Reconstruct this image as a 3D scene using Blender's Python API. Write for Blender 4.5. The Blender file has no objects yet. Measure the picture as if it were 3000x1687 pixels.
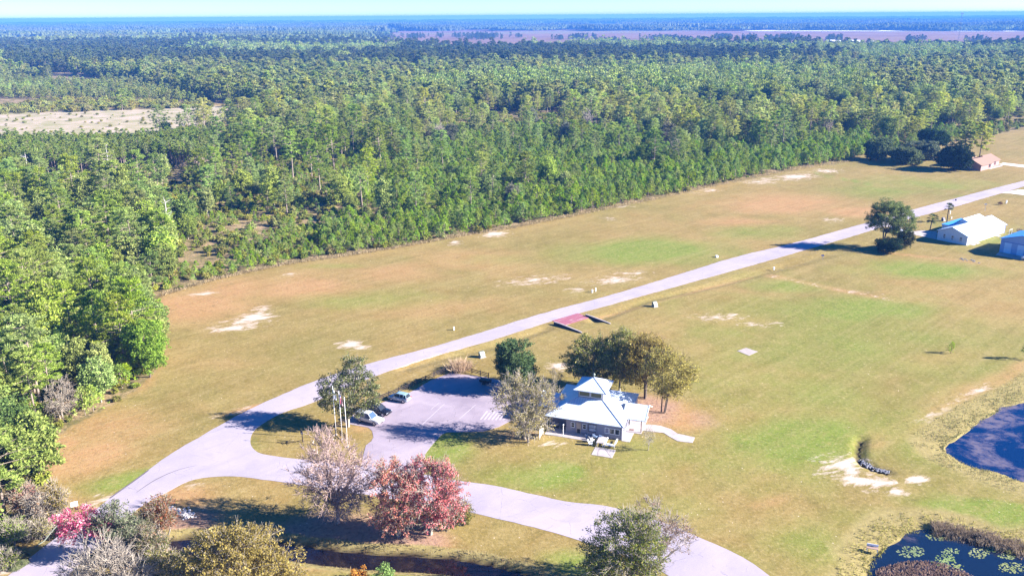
import bpy, math, random
import numpy as np
from math import sin, cos, radians, pi, hypot, atan2, degrees
from mathutils import Vector, Matrix

SC = bpy.context.scene
COL = SC.collection
# ------------------------------------------------------------------ camera
FPX, CAM_H, PITCH, ROLL = 2450.0, 70.0, radians(18.0), radians(0.4)
Fv = np.array([0, cos(PITCH), -sin(PITCH)]); R0 = np.array([1., 0, 0]); U0 = np.array([0, sin(PITCH), cos(PITCH)])
Rv = cos(ROLL)*R0 - sin(ROLL)*U0; Uv = cos(ROLL)*U0 + sin(ROLL)*R0
CP = np.array([0, 0, CAM_H])
cam = bpy.data.cameras.new('camera'); cam_o = bpy.data.objects.new('camera', cam); COL.objects.link(cam_o)
cam.sensor_width = 36.0; cam.lens = 36.0*FPX/3000.0; cam.clip_start = 1.0; cam.clip_end = 60000.0
M = Matrix(((Rv[0], Uv[0], -Fv[0], 0), (Rv[1], Uv[1], -Fv[1], 0), (Rv[2], Uv[2], -Fv[2], CAM_H), (0, 0, 0, 1)))
cam_o.matrix_world = M
SC.camera = cam_o
# ------------------------------------------------------------------ light
SUN_EL, SUN_AZ = radians(26.5), radians(-8.0)      # azimuth measured from +X towards +Y
wd = bpy.data.worlds.new('World'); SC.world = wd; wd.use_nodes = True
nt = wd.node_tree; nt.nodes.clear()
sky = nt.nodes.new('ShaderNodeTexSky'); sky.sky_type = 'NISHITA'; sky.sun_disc = False
sky.sun_elevation = SUN_EL; sky.sun_rotation = pi/2 - SUN_AZ
sky.altitude = 0; sky.air_density = 0.55; sky.dust_density = 0.25; sky.ozone_density = 3.0
bg = nt.nodes.new('ShaderNodeBackground'); bg.inputs[1].default_value = 0.070
wo = nt.nodes.new('ShaderNodeOutputWorld')
hsv = nt.nodes.new('ShaderNodeHueSaturation'); hsv.inputs['Saturation'].default_value = 1.6; hsv.inputs['Value'].default_value = 1.0
nt.links.new(sky.outputs[0], hsv.inputs['Color']); tint = nt.nodes.new('ShaderNodeMix'); tint.data_type = 'RGBA'; tint.blend_type = 'MULTIPLY'; tint.inputs[0].default_value = 1.0; tint.inputs[7].default_value = (.98, .90, 1.05, 1)
nt.links.new(hsv.outputs[0], tint.inputs[6]); nt.links.new(tint.outputs[2], bg.inputs[0]); nt.links.new(bg.outputs[0], wo.inputs[0])
sl = bpy.data.lights.new('sun', 'SUN'); sl.energy = 5.0; sl.angle = radians(0.5); sl.color = (1.0, 0.94, 0.86)
so = bpy.data.objects.new('sun', sl); COL.objects.link(so)
sd = Vector((cos(SUN_EL)*cos(SUN_AZ), cos(SUN_EL)*sin(SUN_AZ), sin(SUN_EL)))
so.rotation_euler = sd.to_track_quat('Z', 'Y').to_euler(); so.location = (0, 0, 60)
SC.view_settings.view_transform = 'Standard'; SC.view_settings.look = 'None'
SC.view_settings.gamma = 1.0; SC.view_settings.exposure = 1.96
SC.cycles.use_denoising = True
SC.cycles.max_bounces = 6; SC.cycles.diffuse_bounces = 3; SC.cycles.glossy_bounces = 3
SC.cycles.transmission_bounces = 4; SC.cycles.volume_bounces = 0; SC.cycles.transparent_max_bounces = 6

# ------------------------------------------------------------------ helpers
def G(u, v, z=0.0):
    """ground point seen at photo position (u, v)"""
    d = Fv*FPX + Rv*(u-1500) + Uv*(843.5-v); t = (z-CAM_H)/d[2]
    q = CP + d*t
    return float(q[0]), float(q[1])
def PRJ(P):
    q = P - CP; w = np.maximum(q @ Fv, 1e-3)
    return 1500 + FPX*(q @ Rv)/w, 843.5 - FPX*(q @ Uv)/w
def pxm(u, v):
    x, y = G(u, v); return FPX/((np.array([x, y, 0]) - CP) @ Fv)
def dep(v): return PITCH + math.atan((v-843.5)/FPX)
def in_poly(x, y, poly):
    x = np.asarray(x, float); y = np.asarray(y, float); r = np.zeros(x.shape, bool); n = len(poly)
    for i in range(n):
        x0, y0 = poly[i]; x1, y1 = poly[(i+1) % n]
        if y0 == y1: continue
        c = ((y0 > y) != (y1 > y)) & (x < (x1-x0)*(y-y0)/(y1-y0) + x0); r ^= c
    return r
def dist_line(x, y, pts, closed=False):
    d = np.full(np.shape(x), 1e9); n = len(pts)
    for i in range(n if closed else n-1):
        ax, ay = pts[i]; bx, by = pts[(i+1) % n]; l2 = max((bx-ax)**2+(by-ay)**2, 1e-9)
        t = np.clip(((x-ax)*(bx-ax)+(y-ay)*(by-ay))/l2, 0, 1)
        d = np.minimum(d, np.hypot(x-ax-t*(bx-ax), y-ay-t*(by-ay)))
    return d
def wob(x, y, s, k=0):
    return (np.sin(x/s*1.3+k+1.7*np.sin(y/s*.9+k*2)) + np.sin(y/s*1.1+2*k+1.3*np.sin(x/s*.7+k)))*.5
def W(pts, z=0.0): return [G(u, v, z) for u, v in pts]

def mesh_np(name, V, F, mats=(), mi=None, smooth=False):
    """V (n,3), F (m,k) same-size faces"""
    me = bpy.data.meshes.new(name); V = np.asarray(V, np.float32); F = np.asarray(F, np.int32)
    m, k = F.shape
    me.vertices.add(len(V)); me.vertices.foreach_set('co', V.ravel())
    me.loops.add(m*k); me.loops.foreach_set('vertex_index', F.ravel())
    me.polygons.add(m); me.polygons.foreach_set('loop_start', np.arange(0, m*k, k, dtype=np.int32))
    me.polygons.foreach_set('loop_total', np.full(m, k, np.int32))
    for q in mats: me.materials.append(q)
    if mi is not None: me.polygons.foreach_set('material_index', np.asarray(mi, np.int32))
    if smooth: me.polygons.foreach_set('use_smooth', np.ones(m, bool))
    me.update(calc_edges=True); me.validate()
    return me

class MB:
    def __init__(s): s.v = []; s.f = []
    def add(s, vs, fs):
        o = len(s.v); s.v += [tuple(map(float, q)) for q in vs]; s.f += [tuple(i+o for i in q) for q in fs]; return s
    def box(s, x0, x1, y0, y1, z0, z1):
        return s.add([(x0,y0,z0),(x1,y0,z0),(x1,y1,z0),(x0,y1,z0),(x0,y0,z1),(x1,y0,z1),(x1,y1,z1),(x0,y1,z1)],
                     [(0,3,2,1),(4,5,6,7),(0,1,5,4),(1,2,6,5),(2,3,7,6),(3,0,4,7)])
    def prism(s, poly, z0, z1):
        n = len(poly)
        return s.add([(x, y, z0) for x, y in poly]+[(x, y, z1) for x, y in poly],
                     [tuple(range(n))[::-1], tuple(range(n, 2*n))]+[(i, (i+1) % n, n+(i+1) % n, n+i) for i in range(n)])
    def ext_y(s, prof, y0, y1):      # profile in (x,z) extruded along y
        n = len(prof)
        return s.add([(x, y0, z) for x, z in prof]+[(x, y1, z) for x, z in prof],
                     [tuple(range(n)), tuple(range(n, 2*n))[::-1]]+[(i, n+i, n+(i+1) % n, (i+1) % n) for i in range(n)])
    def ext_x(s, prof, x0, x1):      # profile in (y,z) extruded along x
        n = len(prof)
        return s.add([(x0, y, z) for y, z in prof]+[(x1, y, z) for y, z in prof],
                     [tuple(range(n))[::-1], tuple(range(n, 2*n))]+[(i, (i+1) % n, n+(i+1) % n, n+i) for i in range(n)])
    def tube(s, p0, p1, r0, r1=None, n=8, cap=True):
        r1 = r0 if r1 is None else r1; p0 = Vector(p0); p1 = Vector(p1); d = (p1-p0).normalized()
        a = d.orthogonal().normalized(); b = d.cross(a); vs = []
        for p, r in ((p0, r0), (p1, r1)):
            for i in range(n):
                t = 2*pi*i/n; vs.append(p + a*cos(t)*r + b*sin(t)*r)
        fs = [(i, (i+1) % n, n+(i+1) % n, n+i) for i in range(n)]
        if cap: fs += [tuple(range(n))[::-1], tuple(range(n, 2*n))]
        return s.add(vs, fs)
    def ball(s, c, r, n=10, m=6, sz=1.0):
        vs = []; fs = []
        for j in range(m+1):
            for i in range(n):
                t = pi*j/m; q = 2*pi*i/n; vs.append((c[0]+r*sin(t)*cos(q), c[1]+r*sin(t)*sin(q), c[2]+r*sz*cos(t)))
        for j in range(m):
            for i in range(n): fs.append((j*n+i, (j+1)*n+i, (j+1)*n+(i+1) % n, j*n+(i+1) % n))
        return s.add(vs, fs)
    def build(s, name, mat, parent=None, smooth=False, bevel=0.0):
        me = bpy.data.meshes.new(name); me.from_pydata(s.v, [], s.f)
        if mat: me.materials.append(mat)
        if smooth:
            for p in me.polygons: p.use_smooth = True
        me.update(); o = bpy.data.objects.new(name, me); COL.objects.link(o)
        if parent: o.parent = parent
        if bevel:
            b = o.modifiers.new('bevel', 'BEVEL'); b.width = bevel; b.segments = 2; b.limit_method = 'ANGLE'
        return o
def tag(o, label=None, cat=None, group=None, kind=None):
    if label: o['label'] = label
    if cat: o['category'] = cat
    if group: o['group'] = group
    if kind: o['kind'] = kind
    return o
def thing(name, label, cat, loc=(0, 0, 0), rz=0.0, group=None):
    o = bpy.data.objects.new(name, None); COL.objects.link(o); o.empty_display_size = .5
    o.location = loc; o.rotation_euler = (0, 0, rz); return tag(o, label, cat, group)
def copy_tree(o, parent=None):
    c = o.copy(); COL.objects.link(c)
    if parent: c.parent = parent
    for ch in o.children: copy_tree(ch, c)
    return c
def link(me, name, parent=None):
    o = bpy.data.objects.new(name, me); COL.objects.link(o)
    if parent: o.parent = parent
    return o

# ------------------------------------------------------------------ materials
class NT:
    def __init__(s, m):
        m.use_nodes = True; s.t = m.node_tree; s.t.nodes.clear(); s.out = s.n('ShaderNodeOutputMaterial')
    def n(s, ty, ins=None, **kw):
        x = s.t.nodes.new(ty)
        for k, v in kw.items(): setattr(x, k, v)
        for k, v in (ins or {}).items(): s.set(x.inputs[k], v)
        return x
    def set(s, sock, v):
        if isinstance(v, bpy.types.NodeSocket): s.t.links.new(v, sock)
        elif isinstance(v, (tuple, list)) and len(v) == 3 and sock.type == 'RGBA': sock.default_value = (*v, 1)
        else: sock.default_value = v
    def noise(s, sc, det=3, rough=.55, vec=None, dist=0.0):
        x = s.n('ShaderNodeTexNoise', {'Scale': sc, 'Detail': det, 'Roughness': rough, 'Distortion': dist})
        if vec: s.set(x.inputs['Vector'], vec)
        return x.outputs['Fac']
    def math(s, op, a, b=0.0, c=0.0, clamp=False):
        x = s.n('ShaderNodeMath', operation=op, use_clamp=clamp)
        for i, v in enumerate((a, b, c)): s.set(x.inputs[i], v)
        return x.outputs[0]
    def ramp(s, v, lo, hi, a=0.0, b=1.0):
        x = s.n('ShaderNodeMapRange', {'Value': v, 'From Min': lo, 'From Max': hi, 'To Min': a, 'To Max': b}); return x.outputs[0]
    def mix(s, f, a, b, ty='MIX'):
        x = s.n('ShaderNodeMix', data_type='RGBA', blend_type=ty)
        s.set(x.inputs[0], f); s.set(x.inputs[6], a); s.set(x.inputs[7], b); return x.outputs[2]
    def bump(s, h, st=.3, d=.05):
        return s.n('ShaderNodeBump', {'Height': h, 'Strength': st, 'Distance': d}).outputs[0]
    def smap(s, P, ang, sx, sy):
        return s.n('ShaderNodeMapping', {'Vector': P, 'Scale': (1/sx, 1/sy, 1), 'Rotation': (0, 0, radians(ang))}, vector_type='TEXTURE').outputs[0]
    def pos(s): return s.n('ShaderNodeNewGeometry').outputs['Position']
    def obj(s): return s.n('ShaderNodeTexCoord').outputs['Object']
    def finish(s, col, rough=.8, bump=None, metal=0.0, spec=.3, **ex):
        p = s.n('ShaderNodeBsdfPrincipled', {'Base Color': col, 'Roughness': rough, 'Metallic': metal, 'Specular IOR Level': spec})
        for k, v in ex.items(): s.set(p.inputs[k.replace('_', ' ')], v)
        if bump is not None: s.set(p.inputs['Normal'], bump)
        s.t.links.new(p.outputs[0], s.out.inputs[0]); return p
def mat(name): return bpy.data.materials.new(name)
def plain(name, col, rough=.7, metal=0.0, spec=.3, var=.12, sc=1.5, **ex):
    m = mat(name); t = NT(m); v = t.noise(sc, 4, .6, t.obj())
    c = t.mix(v, tuple(x*(1-var) for x in col), tuple(min(1, x*(1+var)) for x in col))
    t.finish(c, rough, None, metal, spec, **ex); return m
def foliage(name, c1, c2, hue=.04, trans=.3, val=.25, c3=None, p3=.12):
    m = mat(name); t = NT(m); g = t.n('ShaderNodeNewGeometry'); oi = t.n('ShaderNodeObjectInfo')
    r = g.outputs['Random Per Island']
    c = t.mix(r, c1, c2)
    if c3 is not None:
        c = t.mix(t.math('LESS_THAN', t.math('FRACT', t.math('MULTIPLY', r, 17.3)), p3), c, c3)
    n = t.noise(.35, 2, .5, t.obj())
    orn = oi.outputs['Random']
    hs = t.n('ShaderNodeHueSaturation', {'Hue': t.ramp(orn, 0, 1, .5-hue, .5+hue), 'Saturation': t.ramp(t.math('FRACT', t.math('MULTIPLY', orn, 7.7)), 0, 1, .8, 1.08),
        'Value': t.math('MULTIPLY', t.ramp(t.math('FRACT', t.math('MULTIPLY', orn, 31.7)), 0, 1, 1-val, 1+val), t.ramp(n, .3, .7, .8, 1.2)), 'Color': c})
    d = t.n('ShaderNodeBsdfDiffuse', {'Color': hs.outputs[0]}); tr = t.n('ShaderNodeBsdfTranslucent', {'Color': hs.outputs[0]})
    mx = t.n('ShaderNodeMixShader', {0: trans}); t.t.links.new(d.outputs[0], mx.inputs[1]); t.t.links.new(tr.outputs[0], mx.inputs[2])
    t.t.links.new(mx.outputs[0], t.out.inputs[0]); return m
def bark(name, c1, c2):
    m = mat(name); t = NT(m); v = t.noise(2.5, 4, .65, t.obj()); t.finish(t.mix(v, c1, c2), .9, t.bump(v, .4), spec=.1); return m

M_PINE = foliage('pine_needles', (.26, .33, .045), (.50, .53, .12), .028, .5, .33)
M_YPINE = foliage('young_pine_needles', (.20, .33, .025), (.38, .50, .065), .02, .3, .2, (.22, .17, .05), .06)
M_HARD = foliage('hardwood_leaves', (.18, .26, .040), (.35, .41, .09), .02, .3, .3)
M_GREYL = foliage('grey_leaves', (.13, .14, .09), (.20, .19, .13), .03, .25, .25)
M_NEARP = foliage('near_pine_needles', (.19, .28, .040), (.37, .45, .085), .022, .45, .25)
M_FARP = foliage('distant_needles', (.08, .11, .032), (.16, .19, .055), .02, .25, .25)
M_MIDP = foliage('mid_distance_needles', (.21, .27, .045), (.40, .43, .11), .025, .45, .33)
M_SHRUB = foliage('scrub_leaves', (.19, .215, .030), (.36, .36, .075), .03, .25, .35, (.30, .22, .10), .06)
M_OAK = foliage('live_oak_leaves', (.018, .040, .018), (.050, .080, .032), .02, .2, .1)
M_BARKP = bark('pine_bark', (.20, .15, .12), (.36, .29, .25))
M_BARKD = bark('dark_bark', (.06, .045, .035), (.15, .12, .10))
M_BARKG = bark('grey_bark', (.26, .22, .18), (.42, .37, .31))
M_CONC = mat('concrete'); t = NT(M_CONC); _v = t.noise(.8, 5, .6, t.pos()); t.finish(t.mix(t.ramp(_v, .35, .65), (.34, .30, .30), (.46, .41, .41)), .85)
M_WHITE = plain('white_paint', (.78, .78, .80), .45, var=.04)
M_BLACKW = plain('dark_creosote_wood', (.035, .025, .022), .8, var=.4)
M_GLASS = plain('dark_glass', (.03, .035, .045), .08, spec=.6, var=.1)
M_RUB = plain('tyre_rubber', (.02, .02, .02), .8)
M_RIM = plain('wheel_alloy', (.55, .55, .57), .35, .7)
M_GREYBOX = plain('weathered_grey_green_metal', (.22, .25, .22), .6, .2)
M_DARKMETAL = plain('dark_metal', (.03, .03, .035), .5, .3)

def roof_metal(name, c, c2, ax='x', pitch_=.45):
    m = mat(name); t = NT(m); s_ = t.n('ShaderNodeSeparateXYZ', {0: t.obj()})
    q = t.math('FRACT', t.math('DIVIDE', s_.outputs[0 if ax == 'x' else 1], pitch_))
    line = t.math('LESS_THAN', q, .13)
    v = t.noise(.5, 4, .6, t.obj()); base = t.mix(t.ramp(v, .3, .7), c, tuple(x*.9 for x in c))
    t.finish(t.mix(line, base, c2), .35, None, .0, .5); return m
M_ROOFX = roof_metal('white_seamed_metal_roof', (.62, .70, .80), (.36, .44, .56), 'x')
M_ROOFY = roof_metal('white_seamed_metal_roof_side', (.64, .71, .80), (.40, .47, .58), 'y')
def siding(name, c, sc=.25, ax=2):
    m = mat(name); t = NT(m); s_ = t.n('ShaderNodeSeparateXYZ', {0: t.obj()})
    q = t.math('FRACT', t.math('DIVIDE', s_.outputs[ax], sc)); l = t.math('LESS_THAN', q, .12)
    v = t.noise(1.2, 3, .6, t.obj()); t.finish(t.mix(l, t.mix(v, tuple(x*.92 for x in c), c), tuple(x*.72 for x in c)), .7); return m
M_SIDG = siding('grey_lavender_siding', (.26, .25, .31), .22)
M_SIDW = siding('white_metal_siding', (.72, .74, .80), .5, 0)
M_SIDB = siding('pale_blue_metal_siding', (.50, .58, .72), .5, 0)
M_BRICK = siding('pink_brick', (.36, .22, .20), .16)
M_SHING = plain('pink_brown_shingles', (.24, .155, .115), .9, var=.15, sc=2)

# ------------------------------------------------------------------ layout polygons (photo positions -> ground)
ROAD_PX_N = [(3000,530),(2873,562),(2668,616),(2532,655),(2311,717),(2155,752),(2000,801),(1776,869),(1582,919),(1311,1005),(1116,1055),(1020,1083),(930,1112),
             (796,1168),(700,1213),(660,1237),(580,1282),(505,1326),(440,1372),(388,1411),(322,1458),(272,1500),(186,1559),(97,1625),(23,1687),(-60,1752)]
ROAD_PX_S1 = [(110,1790),(198,1687),(260,1625),(330,1560),(392,1497),(440,1466),(486,1443),(544,1411),(580,1401),(622,1396),(670,1394),(719,1397),(816,1410),(890,1421),
              (1100,1453),(1250,1479),(1400,1505),(1505,1530),(1622,1559),(1723,1590),(1830,1626),(1928,1666),(1965,1690),(2060,1760)]
ROAD_PX_S2 = [(2380,1790),(2310,1730),(2256,1687),(2194,1641),(2117,1602),(2050,1575),(2000,1551),(1932,1526),(1835,1497),(1790,1484),(1738,1476),(1690,1473),(1641,1466),(1544,1443),
              (1447,1421),(1381,1413),(1300,1402),(1242,1388),(1060,1364)]
ROAD_PX_I = [(1000,1356),(886,1345),(840,1341),(793,1334),(765,1329),(750,1322),(738,1310),(733,1298),(734,1280),(743,1262),(759,1248),(790,1228),(834,1205),(899,1186),(960,1160),
             (1030,1128),(1124,1092),(1233,1053),(1388,1012),(1497,979),(1621,938),(1776,896),(2000,834),(2155,791),(2330,741),(2532,682),(2668,640),(2776,612),(2893,578),(3000,546)]
LOT_PX = [(1060,1364),(1062,1345),(1065,1330),(1072,1304),(1088,1292),(1094,1280),(1090,1262),(1079,1252),(1023,1242),(1012,1228),(1040,1212),(1062,1194),(1095,1188),(1150,1168),(1200,1150),(1262,1114),(1321,1092),(1424,1105),(1500,1122),
          (1560,1150),(1530,1215),(1462,1250),(1414,1264),(1360,1265),(1309,1266),(1295,1272),(1281,1286),(1262,1308),(1246,1329),(1242,1352),(1242,1388)]
def smooth_poly(pts, it=1, closed=False):
    for _ in range(it):
        o = [pts[0]] if not closed else []
        n = len(pts)
        for i in range(n if closed else n-1):
            a = pts[i]; b = pts[(i+1) % n]
            o += [(a[0]*.75+b[0]*.25, a[1]*.75+b[1]*.25), (a[0]*.25+b[0]*.75, a[1]*.25+b[1]*.75)]
        if not closed: o.append(pts[-1])
        pts = o
    return pts
rN = W(ROAD_PX_N); rS1 = W(ROAD_PX_S1); rS2 = W(ROAD_PX_S2); rI = W(ROAD_PX_I)
def extend(a, b, L): d = hypot(b[0]-a[0], b[1]-a[1]); return (b[0]+(b[0]-a[0])/d*L, b[1]+(b[1]-a[1])/d*L)
_a, _b = rI[-7], rI[-1]; _L = hypot(_b[0]-_a[0], _b[1]-_a[1]); _d = ((_b[0]-_a[0])/_L*260, (_b[1]-_a[1])/_L*260)
rN = [(rN[0][0]+_d[0], rN[0][1]+_d[1])] + smooth_poly(rN, 1)
rI = smooth_poly(rI, 1); rI = rI + [(rI[-1][0]+_d[0], rI[-1][1]+_d[1])]
ROAD = rN + smooth_poly(rS1, 1) + smooth_poly(rS2, 1) + rI
LOT = W(LOT_PX)

POND1 = W([(3100,1110),(3000,1174),(2963,1188),(2925,1207),(2886,1227),(2847,1252),(2808,1279),(2777,1301),(2762,1312),(2768,1326),(2800,1341),(2855,1365),(2932,1392),(3000,1412),(3120,1440)], -.5)
POND2 = W([(2530,1760),(2555,1700),(2560,1660),(2580,1625),(2610,1590),(2660,1563),(2711,1555),(2777,1563),(2855,1582),(2913,1602),(2960,1625),(3010,1615),(3120,1600),(3150,1760)], -.5)
CREEK = W([(-60,1560),(60,1560),(150,1560),(300,1600),(440,1610),(540,1600),(640,1612),(760,1612),(850,1618),(960,1634),(1080,1646),(1200,1652),(1320,1660),(1420,1678),(1520,1704),(1650,1760)], -.8)
CULV = W([(2524,1284),(2520,1300),(2516,1324),(2518,1344),(2530,1356),(2560,1372),(2600,1382)], 0)

# forest masks, given photo positions of ground points
EU = [470,640,850,1000,1150,1350,1500,1700,1900,2100,2300,2480,2560,2680,2760,2850,3000,3400]
EV = [866,815,770,750,726,690,666,626,586,541,500,472,452,446,425,410,378,330]
LV = [560,865,920,960,1050,1080,1130,1200,1255,1310,1345,1400,1480,1560,1640,1760]
LU = [470,476,415,440,485,455,420,300,200,118,112,150,108,60,10,-60]
CLEAR = [(-400,400),(-400,336),(0,336),(150,330),(400,322),(600,303),(760,304),(735,352),(600,382),(450,395),(0,397)]
CLEAR_ROAD = W([(-200,344),(100,343),(350,330),(560,318),(680,313)])
MARSH = [(980,118),(1150,104),(1500,100),(2200,96),(3500,90),(3500,149),(2900,147),(2600,153),(2400,147),(2000,143),(1700,147),(1480,156),(1250,148),(1050,136)]
def forest_mask(u, v, inset=0.0):
    a = (u >= 470) & (v < np.interp(u, EU, EV)-inset)
    b = (u < 470) & ((v < 866-inset) | (u < np.interp(v, LV, LU)-inset*1.3))
    m = a | b
    return m & ~in_poly(u, v, CLEAR)

# ------------------------------------------------------------------ ground
def grow(a, b, step, g): 
    o = [a]
    while o[-1] < b: o.append(o[-1]+step); step *= g
    return o
xs = np.array([-q for q in grow(130, 17000, 1.2, 1.09)][::-1] + list(np.arange(-129, 130, .9)) + grow(130, 17000, 1.2, 1.09))
ys = np.array(list(np.arange(40, 82, 2)) + list(np.arange(82, 215, .75)) + grow(215, 15000, 1.0, 1.035))
X, Y = np.meshgrid(xs, ys); nx, ny = len(xs), len(ys)
Xf, Yf = X.ravel(), Y.ravel()
Zf = np.zeros_like(Xf)
near = (Yf < 260) & (np.abs(Xf) < 200)
xn, yn = Xf[near], Yf[near]
def sdist(poly):
    d = dist_line(xn, yn, poly, True); return np.where(in_poly(xn, yn, poly), -d, d)
zn = np.zeros_like(xn)
for P in (POND1, POND2):
    d = sdist(P)+wob(xn, yn, 2.6, 1)*.75+wob(xn, yn, 1.1, 4)*.35
    zn = np.minimum(zn, np.interp(d, [-6, -1.0, 0.3, 2.2, 5.0, 9], [-2.2, -1.1, -.46, -.16, -.02, 0]))
    zn = np.maximum(zn, np.where((d > 5) & (d < 14), .35*np.sin(np.clip((d-5)/9, 0, 1)*pi), -9))
dc = dist_line(xn, yn, CREEK)
zn = np.minimum(zn, np.interp(dc, [0, 1.1, 1.9, 2.5, 4.0], [-1.6, -1.15, -.75, -.15, 0]))
dk = dist_line(xn, yn, CULV); zn = np.minimum(zn, np.interp(dk, [0, .4, .9, 1.4], [-.8, -.6, -.06, 0]))
SWALE = W([(1180,1078),(1300,1046),(1450,1012),(1600,962)]); SWALE2 = W([(1740,940),(1900,878),(2100,835),(2330,772),(2500,728),(2620,690)])
for S_ in (SWALE, SWALE2):
    ds = dist_line(xn, yn, S_); zn = np.minimum(zn, np.interp(ds, [0, .6, 2.2], [-.45, -.35, 0]))
road_n = in_poly(xn, yn, ROAD) | in_poly(xn, yn, LOT)
zn = np.where(road_n, 0, zn)
Zf[near] = zn
jx = np.interp(np.abs(Xf), [130, 1000], [0, 0])
# colour masks
U_, V_ = PRJ(np.stack([Xf, Yf, np.zeros_like(Xf)], 1))
rngv = np.random.default_rng(5)
def blobs(lst):
    o = np.zeros_like(Xf)
    for (u, v, ru, rv, a, *rot) in lst:
        cx, cy = G(u, v); s = pxm(u, v); rx = ru/s; ry = rv/s/math.sin(dep(v)); th = radians(rot[0]) if rot else 0
        dx, dy = Xf-cx, Yf-cy; a1 = dx*cos(th)+dy*sin(th); b1 = -dx*sin(th)+dy*cos(th)
        q = (a1/rx)**2 + (b1/ry)**2
        o = np.maximum(o, a*np.exp(-q*1.1))
    return o
sand = blobs([(715,945,70,14,.45,25),(2480,1375,70,34,.5,-10),(1560,822,90,10,.4,20),(745,930,42,11,.95,35),(690,960,60,7,.75,15),(772,905,20,7,.8),(1030,1008,30,10,.95,-15),(1060,1018,22,5,.7,-10),(600,860,30,4,.8,20),(1450,685,32,7,.95,15),(1335,712,16,4,.85),
    (2330,518,60,5,.95,25),(2235,530,50,4,.9,22),(2420,500,30,3,.8),(1800,605,40,3,.5),(2070,560,40,3,.6,25),(1800,820,70,9,.55,20),(1690,850,26,6,.55,10),(1860,800,40,5,.45),(2470,1358,40,24,.75,-30),(2540,1408,70,14,.95,-5),(2690,1405,40,10,.7),(2620,1440,60,8,.45),
    (2440,645,30,4,.5),(1640,1072,26,10,.9),(1620,1300,30,8,.55),(330,1455,50,14,.5,30),(205,1545,36,20,.6,50),(20,1672,60,10,.6),(590,318,60,5,.95,5),(400,327,160,2.5,.9,2),(690,1206,60,7,.35,28),(560,1420,26,8,.4),(2750,1213,60,4,.45,25),(2850,1150,80,4,.5,25),(2100,930,70,9,.35),(2230,950,50,6,.35),(1780,640,20,4,.3),(850,805,16,3,.6)])
green = blobs([(2450,1000,700,240,.40,20),(2000,1350,500,160,.38,15),(2750,1300,300,200,.40,25),(2350,1120,420,160,.42,20),(2600,980,300,90,.35,10),(1750,1420,350,80,.35),(2700,1560,300,60,.5,-15),(2100,1650,260,60,.35),(2150,900,260,60,.3,10),(1900,735,260,38,.9,8),(1950,760,130,20,.6),(2010,730,100,30,.7),(2700,790,200,28,.75,-5),(2300,840,150,26,.6,-10),(2550,900,230,45,.7,-10),(2480,920,130,30,.7),(2350,1290,260,90,.8,30),(2200,1300,120,60,.6),(1640,1385,90,36,1.0),(1580,1400,200,50,.6),(1290,1310,90,45,1.0),
    (2880,1500,180,40,1,-15),(2950,1540,120,26,1,-15),(2950,1220,90,26,.6,30),(1700,1650,130,40,.8,-15),(400,1400,150,30,.85,28),(600,1330,160,30,.5,28),(2900,700,150,60,.5),(2560,560,160,20,.5),(2700,540,250,25,.45),(1100,880,260,40,.35,8),(2000,1480,250,80,.35),(2400,1600,200,100,.45),(1000,780,120,10,.4),(2200,680,200,20,.45,15),(1480,760,140,20,.3),(2950,1480,200,16,.8,-18),(1240,1685,300,22,.5),(900,1640,120,14,.25)])
brown = blobs([(330,1250,200,70,.55,30),(1300,900,260,30,.35,15),(2700,1250,160,20,.35,25),(420,1120,40,60,.3),(640,1060,160,30,.35),(560,900,200,60,.75),(900,840,200,40,.7,5),(700,850,120,40,.6),(1100,800,260,36,.5,8),(1400,760,200,40,.4,8),(2300,600,200,26,.85,15),(2500,620,100,16,.8,12),(2150,650,160,14,.5),(250,1340,140,50,.85,30),(190,1300,60,30,.8),(2000,1230,70,40,1.0),(1960,1210,80,50,.9),(2650,790,120,14,.55),(2170,940,120,26,.5),(2850,1140,200,20,.7,28),(2750,1050,200,30,.45,20),
    (740,1195,90,10,.8,28),(1180,1600,170,40,1,-5),(1000,1640,200,22,.9),(520,1460,110,40,.7),(150,1470,90,40,.7),(2250,1470,90,16,.5,25),(1280,1240,30,12,0),(1060,1255,40,16,.6),(1480,640,200,16,.3,14)])
litter = blobs([(1000,1560,260,75,1.0),(1180,1590,160,55,1.0),(1080,1610,260,34,1.0),(800,1560,200,60,.5),(560,1530,110,50,.8),(1900,1200,110,60,.9),(2050,1230,80,50,.5),(1520,1270,120,26,.5),(1000,1245,60,30,.4),(380,1600,200,60,.7)])
nr2 = (Yf < 420) & (Yf > 80) & (np.abs(Xf) < 260)
def track(pts, w, a, arr):
    d = dist_line(Xf[nr2], Yf[nr2], W(pts)); m = a*np.exp(-(d/w)**2)*(.75+.25*wob(Xf[nr2], Yf[nr2], 5, 2)); arr[nr2] = np.maximum(arr[nr2], m)
track([(2262,808),(2330,822),(2440,846),(2540,864),(2630,882)], .8, .22, sand); track([(2262,808),(2440,846),(2640,884),(2700,880)], 2.2, .8, brown)
track([(2440,846),(2560,858),(2620,870)], .5, .2, sand)
track([(2400,510),(2520,535),(2650,556),(2800,575)], 1.4, .9, green)
track([(3010,1070),(2920,1115),(2830,1165),(2740,1215),(2640,1262),(2540,1300)], 2.4, .95, brown); track([(2900,1122),(2830,1162),(2760,1205),(2690,1240)], .9, .24, sand)
track([(2560,735),(2700,752),(2830,766),(2960,790)], 1.2, .6, brown)
track([(1740,932),(1850,905),(1960,874),(2080,840),(2200,812)], .9, .6, brown)
track([(2000,924),(2150,960),(2300,1010)], .9, .45, brown)
fl = forest_mask(U_, V_).astype(float)
fl2 = (in_poly(U_, V_, [(-400,400),(-400,330),(0,330),(720,310),(700,345),(450,398)])).astype(float)
marsh = in_poly(U_, V_, MARSH).astype(float)
far = (Yf > 3200)
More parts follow.
